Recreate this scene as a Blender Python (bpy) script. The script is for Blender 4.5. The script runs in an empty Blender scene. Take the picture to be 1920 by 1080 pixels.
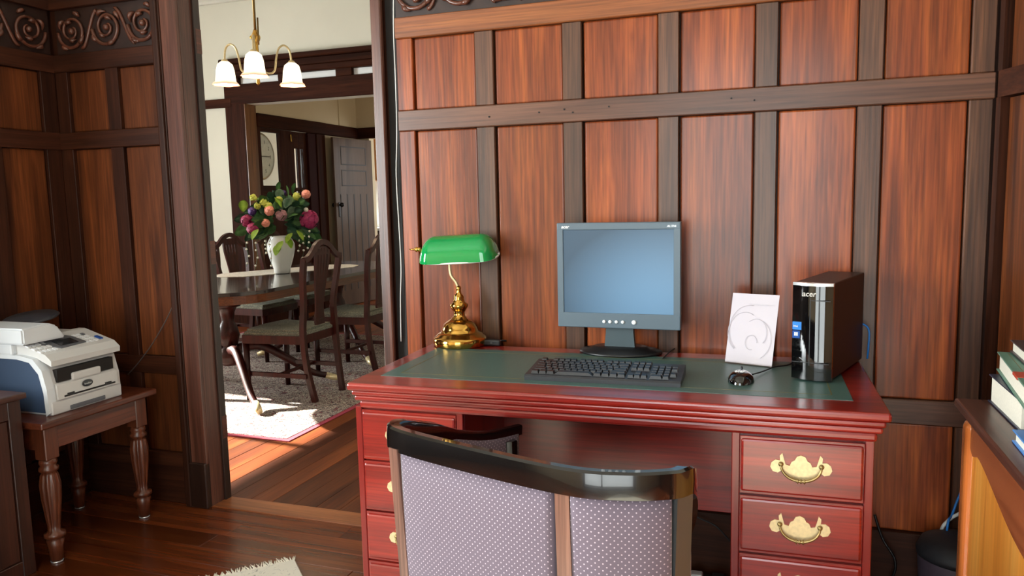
import bpy, bmesh, math, random
from mathutils import Vector, Matrix, Euler
R_ = math.radians
PI = math.pi
random.seed(7)
scene = bpy.context.scene
col = scene.collection

# ------------------------------------------------------------------ camera
FPX = 1445.0
YAW, PITCH, ROLL = R_(-19.39), R_(6.632), R_(-1.295)
CAM = Vector((0.0, -2.6, 1.302))
_f = Vector((math.sin(YAW)*math.cos(PITCH), math.cos(YAW)*math.cos(PITCH), -math.sin(PITCH)))
_r0 = Vector((math.cos(YAW), -math.sin(YAW), 0)); _u0 = _r0.cross(_f)
_r = _r0*math.cos(ROLL) + _u0*math.sin(ROLL)
_u = -_r0*math.sin(ROLL) + _u0*math.cos(ROLL)
cam_data = bpy.data.cameras.new('camera')
cam = bpy.data.objects.new('camera', cam_data); col.objects.link(cam)
cam.matrix_world = Matrix(((_r.x, _u.x, -_f.x, CAM.x), (_r.y, _u.y, -_f.y, CAM.y), (_r.z, _u.z, -_f.z, CAM.z), (0, 0, 0, 1)))
cam_data.sensor_width = 36; cam_data.lens = FPX/1920*36; cam_data.clip_start = 0.05
scene.camera = cam

def ray(px, py): return _f + (px-960)/FPX*_r - (py-540)/FPX*_u
def atz(px, py, z): d = ray(px, py); return CAM + d*((z-CAM.z)/d.z)
def aty(px, py, y): d = ray(px, py); return CAM + d*((y-CAM.y)/d.y)
def atx(px, py, x): d = ray(px, py); return CAM + d*((x-CAM.x)/d.x)

# ------------------------------------------------------------------ world, sun, window lights, exposure
scene.view_settings.view_transform = 'Standard'
scene.view_settings.look = 'None'
scene.view_settings.gamma = 1
scene.view_settings.use_curve_mapping = False
scene.view_settings.exposure = 0.0
scene.cycles.use_denoising = True
scene.cycles.max_bounces = 8
scene.cycles.caustics_reflective = False
scene.cycles.caustics_refractive = False
scene.cycles.sample_clamp_indirect = 6

world = bpy.data.worlds.new('sky'); scene.world = world; world.use_nodes = True
wn = world.node_tree.nodes; bgn = wn['Background']
sky = wn.new('ShaderNodeTexSky')
sky.sky_type = 'NISHITA'; sky.sun_disc = False; sky.sun_elevation = R_(32); sky.sun_rotation = R_(-90)
world.node_tree.links.new(sky.outputs[0], bgn.inputs[0]); bgn.inputs[1].default_value = 0.25

def area(name, loc, rot, sx, sy, power, color):
    l = bpy.data.lights.new(name, 'AREA'); l.shape = 'RECTANGLE'; l.size = sx; l.size_y = sy
    l.energy = power; l.color = color
    o = bpy.data.objects.new(name, l); col.objects.link(o); o.location = loc; o.rotation_euler = rot
    return o
DAY = (0.95, 0.98, 1.0)
# daylight through the study's windows (behind the camera), each light as large as its window
area('window_and_fill_light', (-0.3, -3.58, 1.22), (R_(90), 0, 0), 1.35, 2.2, 70, DAY)
area('window_and_fill_light', (-3.14, -2.3, 1.5), (R_(90), 0, R_(-90)), 1.1, 1.5, 205, DAY)
# dining room windows
area('window_and_fill_light', (-7.14, 1.35, 1.5), (R_(90), 0, R_(-90)), 1.5, 1.7, 230, DAY)
# room beyond the dining room
area('window_and_fill_light', (-1.36, 5.4, 1.6), (R_(90), 0, R_(90)), 1.0, 1.3, 22, (1.0, 0.90, 0.74))  # added fill for the hall; no window is seen there
area('window_and_fill_light', (-6.2, 4.36, 1.6), (R_(90), 0, 0), 0.8, 1.3, 9, DAY)  # added fill inside the passage, with no window behind it
area('window_and_fill_light', (-2.98, 7.55, 1.6), (R_(90), 0, R_(90)), 1.2, 1.2, 40, DAY)
sun_l = bpy.data.lights.new('sun', 'SUN'); sun_l.energy = 60; sun_l.angle = R_(0.6); sun_l.color = (1.0, 0.94, 0.84)
sun = bpy.data.objects.new('sun', sun_l); col.objects.link(sun)
sun.rotation_euler = Vector((0.88, -0.10, -0.43)).to_track_quat('-Z', 'Y').to_euler()

# ------------------------------------------------------------------ materials
def nmat(name):
    m = bpy.data.materials.new(name); m.use_nodes = True
    nt = m.node_tree
    return m, nt, nt.nodes['Principled BSDF']
def lin(c):
    return tuple((x/12.92 if x <= 0.04045 else ((x+0.055)/1.055)**2.4) for x in [v/255 for v in c])
def plain(name, rgb, rough=0.5, metal=0.0, coat=0.0, noise=0.0, nscale=30, spec=0.5, emit=None, estr=0):
    m, nt, b = nmat(name)
    c = lin(rgb)
    b.inputs['Roughness'].default_value = rough
    b.inputs['Metallic'].default_value = metal
    b.inputs['Coat Weight'].default_value = coat
    b.inputs['Specular IOR Level'].default_value = spec
    if noise:
        tc = nt.nodes.new('ShaderNodeTexCoord'); n = nt.nodes.new('ShaderNodeTexNoise')
        n.inputs['Scale'].default_value = nscale; n.inputs['Detail'].default_value = 4
        rp = nt.nodes.new('ShaderNodeValToRGB')
        rp.color_ramp.elements[0].position = 0.3; rp.color_ramp.elements[1].position = 0.7
        rp.color_ramp.elements[0].color = tuple(x*(1-noise) for x in c)+(1,)
        rp.color_ramp.elements[1].color = tuple(min(1, x*(1+noise)) for x in c)+(1,)
        nt.links.new(tc.outputs['Object'], n.inputs['Vector']); nt.links.new(n.outputs['Fac'], rp.inputs[0])
        nt.links.new(rp.outputs[0], b.inputs['Base Color'])
    else:
        b.inputs['Base Color'].default_value = c+(1,)
    if emit:
        b.inputs['Emission Color'].default_value = lin(emit)+(1,); b.inputs['Emission Strength'].default_value = estr
    return m
def wood(name, dark, mid, light, axis='Z', rough=0.35, cross=16, along=0.9, coat=0.15, var=0.25, bump=0.15, fine=0.35, spec=0.5):
    m, nt, b = nmat(name); N = nt.nodes; L = nt.links
    tc = N.new('ShaderNodeTexCoord'); oi = N.new('ShaderNodeObjectInfo')
    vm = N.new('ShaderNodeVectorMath'); vm.operation = 'MULTIPLY_ADD'
    cb = N.new('ShaderNodeCombineXYZ')
    for i in range(3): L.new(oi.outputs['Random'], cb.inputs[i])
    vm.inputs[1].default_value = (1, 1, 1)
    sc_ = N.new('ShaderNodeVectorMath'); sc_.operation = 'SCALE'; sc_.inputs['Scale'].default_value = 37
    L.new(cb.outputs[0], sc_.inputs[0])
    L.new(tc.outputs['Object'], vm.inputs[0]); L.new(sc_.outputs[0], vm.inputs[2])
    def mapped(cr, al):
        mp = N.new('ShaderNodeMapping'); s = [cr]*3; s['XYZ'.index(axis)] = al
        mp.inputs['Scale'].default_value = s; L.new(vm.outputs[0], mp.inputs['Vector']); return mp
    n1 = N.new('ShaderNodeTexNoise'); n1.inputs['Scale'].default_value = 1; n1.inputs['Detail'].default_value = 5
    n1.inputs['Roughness'].default_value = 0.6; n1.inputs['Distortion'].default_value = 0.9
    L.new(mapped(cross, along).outputs[0], n1.inputs['Vector'])
    n2 = N.new('ShaderNodeTexNoise'); n2.inputs['Scale'].default_value = 1; n2.inputs['Detail'].default_value = 3
    L.new(mapped(cross*11, along*5).outputs[0], n2.inputs['Vector'])
    rp = N.new('ShaderNodeValToRGB'); e = rp.color_ramp.elements
    e[0].position = 0.28; e[0].color = lin(dark)+(1,); e[1].position = 0.72; e[1].color = lin(light)+(1,)
    k = rp.color_ramp.elements.new(0.5); k.color = lin(mid)+(1,)
    L.new(n1.outputs['Fac'], rp.inputs[0])
    r2 = N.new('ShaderNodeMapRange'); r2.inputs['From Min'].default_value = 0.3; r2.inputs['From Max'].default_value = 0.7
    r2.inputs['To Min'].default_value = 1-fine; r2.inputs['To Max'].default_value = 1+fine*0.5
    L.new(n2.outputs['Fac'], r2.inputs['Value'])
    r3 = N.new('ShaderNodeMapRange'); r3.inputs['To Min'].default_value = 1-var; r3.inputs['To Max'].default_value = 1+var
    L.new(oi.outputs['Random'], r3.inputs['Value'])
    mu = N.new('ShaderNodeMath'); mu.operation = 'MULTIPLY'; L.new(r2.outputs[0], mu.inputs[0]); L.new(r3.outputs[0], mu.inputs[1])
    hs = N.new('ShaderNodeHueSaturation'); L.new(rp.outputs[0], hs.inputs['Color']); L.new(mu.outputs[0], hs.inputs['Value'])
    L.new(hs.outputs[0], b.inputs['Base Color'])
    b.inputs['Roughness'].default_value = rough; b.inputs['Coat Weight'].default_value = coat
    b.inputs['Coat Roughness'].default_value = 0.22; b.inputs['Specular IOR Level'].default_value = spec
    if bump:
        bp = N.new('ShaderNodeBump'); bp.inputs['Strength'].default_value = bump; bp.inputs['Distance'].default_value = 0.002
        L.new(n2.outputs['Fac'], bp.inputs['Height']); L.new(bp.outputs[0], b.inputs['Normal'])
    return m

M = {}
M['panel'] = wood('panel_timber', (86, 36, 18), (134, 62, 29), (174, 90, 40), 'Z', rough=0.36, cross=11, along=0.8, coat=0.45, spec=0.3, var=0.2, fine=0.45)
M['panel_shaded'] = wood('panel_timber_shaded', (58, 28, 15), (96, 50, 25), (128, 70, 36), 'Z', rough=0.42, cross=11, along=0.8, coat=0.0, spec=0.3, var=0.2)  # darker copy of the panel timber, the left walls' shade in its colour
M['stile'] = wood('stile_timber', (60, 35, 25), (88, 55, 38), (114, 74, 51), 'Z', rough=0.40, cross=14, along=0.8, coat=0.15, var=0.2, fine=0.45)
M['stile_shaded'] = wood('stile_timber_shaded', (38, 18, 10), (58, 29, 17), (74, 39, 24), 'Z', rough=0.5, cross=14, along=0.8, coat=0.0, spec=0.25, var=0.12)  # darker copy of the stile timber with shade put into the colour
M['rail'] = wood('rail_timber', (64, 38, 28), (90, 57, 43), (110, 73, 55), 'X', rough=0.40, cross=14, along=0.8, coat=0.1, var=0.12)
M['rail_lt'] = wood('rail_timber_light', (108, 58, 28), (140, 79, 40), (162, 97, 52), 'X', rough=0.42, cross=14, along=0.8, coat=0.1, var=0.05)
M['rail_shaded'] = wood('rail_timber_shaded', (40, 19, 11), (62, 31, 18), (78, 42, 25), 'X', rough=0.5, cross=14, along=0.8, coat=0.0, spec=0.25, var=0.12)  # rail timber again, darkened to carry the shade of the dim end
M['rail_shaded_y'] = wood('rail_timber_side_shaded', (42, 20, 12), (62, 31, 19), (76, 41, 26), 'Y', rough=0.5, cross=14, along=0.8, coat=0.0, spec=0.25, var=0.12)  # same shade-darkened rail timber, grain along the side walls
M['carve'] = plain('carved_timber', (92, 52, 38), 0.3, coat=0.2, noise=0.35, nscale=25)
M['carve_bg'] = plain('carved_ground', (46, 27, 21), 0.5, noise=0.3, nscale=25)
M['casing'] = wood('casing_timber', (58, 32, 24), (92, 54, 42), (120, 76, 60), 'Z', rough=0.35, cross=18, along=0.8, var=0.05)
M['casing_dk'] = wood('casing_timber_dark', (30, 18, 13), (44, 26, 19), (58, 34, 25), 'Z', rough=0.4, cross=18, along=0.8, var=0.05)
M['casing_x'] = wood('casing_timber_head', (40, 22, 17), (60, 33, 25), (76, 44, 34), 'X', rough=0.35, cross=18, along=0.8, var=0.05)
M['floor_x'] = wood('floorboard_study', (62, 26, 12), (96, 44, 19), (124, 62, 28), 'X', rough=0.26, cross=8, along=0.6, coat=0.0, spec=0.4, var=0.42, fine=0.25)
M['floor_y'] = wood('floorboard_dining', (66, 28, 12), (98, 46, 19), (124, 64, 28), 'Y', rough=0.45, cross=8, along=0.6, coat=0.0, spec=0.2, var=0.42, fine=0.25)
M['mahog'] = wood('mahogany', (94, 15, 12), (138, 28, 20), (164, 46, 32), 'X', rough=0.3, cross=16, along=0.9, coat=0.85, var=0.06, bump=0.04, fine=0.3)
M['mahog_z'] = wood('mahogany_upright', (90, 13, 12), (124, 23, 19), (142, 33, 25), 'Z', rough=0.3, cross=12, along=0.8, coat=0.5, var=0.04, bump=0.04, fine=0.18)
M['leather'] = plain('green_leather', (70, 98, 92), 0.36, noise=0.12, nscale=160)
M['gold'] = plain('gold_tooling', (120, 112, 66), 0.4, metal=0.4)
M['brass'] = plain('polished_brass', (214, 166, 82), 0.12, metal=1.0)
M['brass_old'] = plain('aged_brass', (226, 206, 160), 0.38, metal=0.45, noise=0.12, nscale=120)
M['bail'] = plain('bail_brass', (158, 136, 90), 0.3, metal=0.8)  # darker than the plate, so the bail stands out
M['brass_dk'] = plain('dark_brass', (128, 104, 62), 0.3, metal=0.9)
M['black'] = plain('black_plastic', (26, 26, 28), 0.35)
M['black_gl'] = plain('black_gloss', (8, 8, 9), 0.06, coat=1.0)
M['key'] = plain('key_plastic', (34, 34, 37), 0.38)
M['case_gr'] = plain('keyboard_grey', (48, 50, 54), 0.4)
M['bezel'] = plain('grey_blue_bezel', (92, 108, 120), 0.42)
M['neck'] = plain('stand_grey', (72, 86, 92), 0.4)
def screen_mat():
    m, nt, b = nmat('screen_sheen_glow'); N = nt.nodes; L = nt.links  # window reflection on the screen put into its glow as a gradient
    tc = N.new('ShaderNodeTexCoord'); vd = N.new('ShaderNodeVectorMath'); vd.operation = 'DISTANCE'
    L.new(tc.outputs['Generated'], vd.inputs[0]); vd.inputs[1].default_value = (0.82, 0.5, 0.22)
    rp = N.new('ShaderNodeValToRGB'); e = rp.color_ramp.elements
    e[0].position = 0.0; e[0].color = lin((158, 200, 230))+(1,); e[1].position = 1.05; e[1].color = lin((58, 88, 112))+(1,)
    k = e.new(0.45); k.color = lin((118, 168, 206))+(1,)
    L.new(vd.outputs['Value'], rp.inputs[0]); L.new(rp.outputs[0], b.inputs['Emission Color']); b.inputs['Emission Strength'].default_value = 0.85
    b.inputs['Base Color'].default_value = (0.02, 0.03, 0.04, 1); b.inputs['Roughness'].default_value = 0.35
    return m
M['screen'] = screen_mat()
M['silver'] = plain('silver', (220, 222, 224), 0.25, metal=0.7)
M['white'] = plain('white_print', (236, 238, 240), 0.5)
M['paper'] = plain('paper', (226, 217, 224), 0.5)
M['paper_ink'] = plain('paper_ink', (206, 198, 207), 0.6)
M['sticker_b'] = plain('sticker_blue', (46, 128, 214), 0.3)
M['sticker_d'] = plain('sticker_dark_blue', (22, 74, 150), 0.3)
M['chair_blk'] = plain('black_lacquer', (13, 11, 11), 0.16, coat=0.7)
M['chair_grey'] = plain('dark_grey_lacquer', (58, 60, 62), 0.3, coat=0.4)
M['chair_post'] = wood('chair_post_timber', (70, 46, 40), (112, 78, 66), (140, 100, 84), 'Z', rough=0.3, cross=18, along=0.8, var=0.03)
M['printer'] = plain('printer_white', (205, 204, 202), 0.5)
M['printer_lid'] = plain('printer_lid', (212, 216, 220), 0.45)
M['printer_bl'] = plain('printer_blue_grey', (58, 74, 98), 0.45)
M['printer_gr'] = plain('printer_grey', (96, 98, 104), 0.5)
M['tray'] = plain('dark_tray', (52, 52, 58), 0.5)
M['lcd'] = plain('display', (44, 48, 52), 0.2)
M['cab_dk'] = wood('dark_cabinet_timber', (40, 20, 14), (62, 32, 22), (78, 42, 30), 'Z', rough=0.4, cross=12, along=0.7, var=0.05)
M['cab_top'] = wood('dark_top_timber', (52, 30, 24), (80, 46, 36), (98, 58, 46), 'Y', rough=0.35, cross=12, along=0.7, var=0.03)
M['stand_w'] = wood('stand_timber', (60, 26, 15), (94, 44, 26), (120, 60, 36), 'Y', rough=0.33, cross=14, along=0.8, var=0.05)
M['stand_z'] = wood('stand_leg_timber', (58, 26, 16), (92, 46, 28), (120, 64, 40), 'Z', rough=0.33, cross=20, along=0.8, var=0.05)
M['pine'] = wood('orange_timber', (204, 116, 40), (240, 158, 66), (250, 180, 88), 'Z', rough=0.28, cross=7, along=0.6, coat=0.4, var=0.03, bump=0.05, fine=0.12)
M['pine_r'] = wood('red_timber_trim', (120, 60, 36), (158, 86, 52), (180, 104, 66), 'Y', rough=0.25, cross=9, along=0.7, coat=0.5, var=0.03, bump=0.05, fine=0.12)
M['pine_rz'] = wood('red_timber_stile', (176, 92, 40), (212, 120, 60), (226, 138, 74), 'Z', rough=0.2, cross=9, along=0.7, coat=0.7, var=0.03, bump=0.05, fine=0.12)
M['cream'] = plain('cream_wall', (218, 214, 200), 0.75, noise=0.03, nscale=2)
M['cream_w'] = plain('warm_cream_wall', (196, 178, 146), 0.75, noise=0.03, nscale=2)
M['ceil'] = plain('ceiling_white', (214, 210, 200), 0.8)
M['dark_trim'] = wood('dark_trim_timber', (36, 14, 6), (52, 23, 11), (66, 32, 16), 'Z', rough=0.6, coat=0, cross=16, along=0.8, var=0.05, spec=0.08)
M['dark_trim_x'] = wood('dark_trim_head', (36, 14, 6), (52, 23, 11), (66, 32, 16), 'X', rough=0.6, coat=0, cross=16, along=0.8, var=0.05, spec=0.08)
M['dark_trim_y'] = wood('dark_trim_side', (36, 14, 6), (52, 23, 11), (66, 32, 16), 'Y', rough=0.6, coat=0, cross=16, along=0.8, var=0.05, spec=0.08)
M['jamb_w'] = wood('lit_jamb_timber', (70, 40, 20), (104, 64, 32), (128, 82, 44), 'Z', rough=0.3, cross=14, along=0.8, var=0.03)  # paler than the dark frame: lamp light on the reveal put into the colour
M['table_w'] = wood('dining_mahogany', (24, 11, 8), (38, 18, 13), (48, 25, 18), 'Y', rough=0.05, cross=10, along=0.7, coat=1.0, var=0.03, bump=0, fine=0.15)
M['apron_w'] = wood('table_apron', (84, 44, 22), (116, 66, 34), (134, 80, 44), 'Y', rough=0.3, cross=10, along=0.7, var=0.03)
M['dchair'] = wood('dining_chair_mahogany', (36, 8, 5), (54, 14, 9), (68, 22, 14), 'Z', rough=0.35, cross=20, along=0.8, coat=0.1, spec=0.3, var=0.05)
M['brown_door'] = wood('brown_door_paint', (76, 58, 46), (88, 69, 56), (98, 78, 65), 'Z', spec=0.15, rough=0.65, cross=10, along=0.8, var=0.03, fine=0.1)
M['groove'] = plain('dark_groove', (40, 28, 22), 0.6)
M['vase'] = plain('white_ceramic', (232, 232, 228), 0.15, coat=0.4)
M['lace'] = plain('lace_runner', (214, 204, 192), 0.8, noise=0.25, nscale=90)
M['bag'] = plain('black_fabric', (30, 30, 34), 0.6, noise=0.2, nscale=60)
M['bag_side'] = plain('dark_purple_fabric', (66, 56, 66), 0.5, noise=0.15, nscale=40)
M['cable_w'] = plain('white_cable', (214, 216, 214), 0.4)
M['cable_b'] = plain('blue_cable', (34, 116, 196), 0.4)
M['cable_k'] = plain('black_cable', (16, 16, 18), 0.4)
M['cable_g'] = plain('grey_cable', (84, 76, 74), 0.4)
M['fringe'] = plain('rug_fringe', (216, 208, 190), 0.9, noise=0.1, nscale=80)
M['rugedge'] = plain('crimson_binding', (150, 40, 62), 0.85)
M['pewter'] = plain('iron_black', (24, 22, 22), 0.35, metal=0.5)
M['clockface'] = plain('clock_face', (150, 144, 126), 0.6, noise=0.1, nscale=20)
M['tile_w'] = plain('white_tile', (224, 226, 222), 0.3)
M['cupboard'] = wood('honey_timber', (140, 84, 30), (176, 112, 44), (196, 134, 60), 'Z', rough=0.35, cross=12, along=0.8, var=0.05)
M['gap'] = plain('dark_gap', (20, 14, 12), 0.7)
M['page'] = plain('book_pages', (236, 230, 214), 0.7, noise=0.05, nscale=200)
M['bk_navy'] = plain('navy_cover', (34, 42, 62), 0.35)
M['bk_green'] = plain('green_cover', (92, 132, 116), 0.45, noise=0.12, nscale=14)
M['bk_red'] = plain('red_leather_spine', (172, 60, 40), 0.45)
M['bk_dark'] = plain('dark_cover', (62, 58, 62), 0.4)
M['bk_blue'] = plain('blue_cover', (70, 132, 206), 0.35)
M['leaf'] = plain('leaf_green', (92, 132, 80), 0.5, noise=0.3, nscale=30)
M['leaf_lt'] = plain('leaf_lime', (160, 188, 76), 0.5, noise=0.2, nscale=30)
M['leaf_dk'] = plain('leaf_dark', (60, 96, 72), 0.5, noise=0.3, nscale=30)
M['fl_pink'] = plain('pink_petal', (232, 148, 130), 0.6, noise=0.12, nscale=60)
M['fl_mag'] = plain('magenta_petal', (150, 32, 84), 0.6, noise=0.35, nscale=60)
M['fl_purp'] = plain('purple_petal', (74, 40, 110), 0.6, noise=0.2, nscale=60)
M['fl_lime'] = plain('lime_petal', (190, 194, 84), 0.6, noise=0.15, nscale=60)
M['fl_dust'] = plain('dusty_petal', (156, 110, 116), 0.6, noise=0.3, nscale=60)
M['fl_white'] = plain('white_bud', (232, 226, 210), 0.6)
M['stem'] = plain('stem_green', (58, 80, 46), 0.6)

def glass_mat(name, tint=(1, 1, 1), glossy=0.12):
    m = bpy.data.materials.new(name); m.use_nodes = True; nt = m.node_tree; nt.nodes.clear()
    o = nt.nodes.new('ShaderNodeOutputMaterial'); mx = nt.nodes.new('ShaderNodeMixShader')
    t = nt.nodes.new('ShaderNodeBsdfTransparent'); g = nt.nodes.new('ShaderNodeBsdfGlossy')
    t.inputs[0].default_value = tint+(1,); g.inputs['Roughness'].default_value = 0.03
    mx.inputs[0].default_value = glossy
    nt.links.new(t.outputs[0], mx.inputs[1]); nt.links.new(g.outputs[0], mx.inputs[2]); nt.links.new(mx.outputs[0], o.inputs[0])
    return m
M['glass'] = glass_mat('window_glass', (0.96, 0.98, 0.97), 0.06)
M['acrylic'] = glass_mat('clear_acrylic', (0.99, 0.99, 1.0), 0.05)

def fabric_dots(name, base, dot, scale):
    m, nt, b = nmat(name); N = nt.nodes; L = nt.links
    tc = N.new('ShaderNodeTexCoord')
    mp = N.new('ShaderNodeMapping'); mp.inputs['Scale'].default_value = (scale, scale, 1)
    L.new(tc.outputs['UV'], mp.inputs[0])
    mp.inputs['Rotation'].default_value = (0, 0, R_(45))
    fr = N.new('ShaderNodeVectorMath'); fr.operation = 'FRACTION'; L.new(mp.outputs[0], fr.inputs[0])
    sb = N.new('ShaderNodeVectorMath'); sb.operation = 'SUBTRACT'; sb.inputs[1].default_value = (.5, .5, 0); L.new(fr.outputs[0], sb.inputs[0])
    sp = N.new('ShaderNodeSeparateXYZ'); L.new(sb.outputs[0], sp.inputs[0])
    cx = N.new('ShaderNodeCombineXYZ'); L.new(sp.outputs[0], cx.inputs[0]); L.new(sp.outputs[1], cx.inputs[1])
    ln = N.new('ShaderNodeVectorMath'); ln.operation = 'LENGTH'; L.new(cx.outputs[0], ln.inputs[0])
    lt = N.new('ShaderNodeMath'); lt.operation = 'LESS_THAN'; lt.inputs[1].default_value = 0.145; L.new(ln.outputs['Value'], lt.inputs[0])
    n = N.new('ShaderNodeTexNoise'); n.inputs['Scale'].default_value = 400; L.new(tc.outputs['Object'], n.inputs['Vector'])
    mr = N.new('ShaderNodeMix'); mr.data_type = 'RGBA'
    mr.inputs['A'].default_value = tuple(x*0.8 for x in lin(base))+(1,); mr.inputs['B'].default_value = lin(base)+(1,); L.new(n.outputs['Fac'], mr.inputs['Factor'])
    mx = N.new('ShaderNodeMix'); mx.data_type = 'RGBA'
    L.new(lt.outputs[0], mx.inputs['Factor']); L.new(mr.outputs['Result'], mx.inputs['A']); mx.inputs['B'].default_value = lin(dot)+(1,)
    L.new(mx.outputs['Result'], b.inputs['Base Color']); b.inputs['Roughness'].default_value = 0.75
    b.inputs['Sheen Weight'].default_value = 0.2
    return m
M['fabric'] = fabric_dots('dotted_mauve_fabric', (102, 88, 102), (184, 166, 178), 108)

def mottled(name, cols, scale, rough=0.9, detail=6):
    m, nt, b = nmat(name); N = nt.nodes; L = nt.links
    tc = N.new('ShaderNodeTexCoord')
    n = N.new('ShaderNodeTexNoise'); n.inputs['Scale'].default_value = scale; n.inputs['Detail'].default_value = detail; n.inputs['Roughness'].default_value = 0.7
    n.inputs['Distortion'].default_value = 2.0
    L.new(tc.outputs['Object'], n.inputs['Vector'])
    rp = N.new('ShaderNodeValToRGB'); rp.color_ramp.interpolation = 'CONSTANT'
    e = rp.color_ramp.elements
    while len(e) > 1: e.remove(e[-1])
    for i, (p, c) in enumerate(cols):
        k = e[0] if i == 0 else e.new(p)
        k.position = p; k.color = lin(c)+(1,)
    L.new(n.outputs['Fac'], rp.inputs[0]); L.new(rp.outputs[0], b.inputs['Base Color']); b.inputs['Roughness'].default_value = rough
    return m
M['rug'] = mottled('persian_rug', [(0, (120, 60, 62)), (0.38, (44, 34, 38)), (0.46, (190, 174, 158)), (0.52, (104, 78, 78)), (0.55, (48, 38, 42)), (0.60, (160, 142, 132)), (0.63, (204, 190, 172))], 22, detail=2)
M['rug_w'] = mottled('cream_rug', [(0, (120, 118, 112)), (0.36, (208, 202, 186)), (0.60, (150, 148, 142)), (0.64, (214, 208, 194))], 30)
M['seatpad'] = mottled('patterned_seat', [(0, (70, 66, 52)), (0.42, (120, 120, 104)), (0.48, (60, 62, 58)), (0.54, (150, 146, 124)), (0.62, (84, 84, 74))], 70)
M['medallion'] = plain('rug_medallion', (202, 196, 178), 0.9, noise=0.1, nscale=50)

def shade_mat(name, rim, body, strength):
    m, nt, b = nmat(name); N = nt.nodes; L = nt.links
    tc = N.new('ShaderNodeTexCoord'); sp = N.new('ShaderNodeSeparateXYZ'); L.new(tc.outputs['Generated'], sp.inputs[0])
    rp = N.new('ShaderNodeValToRGB'); e = rp.color_ramp.elements
    e[0].position = 0.0; e[0].color = tuple(0.5*v for v in lin(rim))+(1,); e[1].position = 0.2; e[1].color = lin(body)+(1,)
    L.new(sp.outputs[2], rp.inputs[0]); L.new(rp.outputs[0], b.inputs['Base Color']); L.new(rp.outputs[0], b.inputs['Emission Color'])
    b.inputs['Emission Strength'].default_value = strength; b.inputs['Roughness'].default_value = 0.3
    return m
M['shade'] = shade_mat('lit_glass_shade', (238, 150, 110), (255, 238, 206), 1.7)
def green_glass():
    m, nt, b = nmat('green_cased_glass')
    b.inputs['Base Color'].default_value = lin((14, 146, 74))+(1,); b.inputs['Roughness'].default_value = 0.07
    b.inputs['Coat Weight'].default_value = 0.6
    b.inputs['Subsurface Weight'].default_value = 0.2; b.inputs['Subsurface Radius'].default_value = (0.01, 0.03, 0.01)
    return m
M['green'] = green_glass()
M['opal'] = plain('opal_lining', (224, 230, 222), 0.2)

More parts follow.
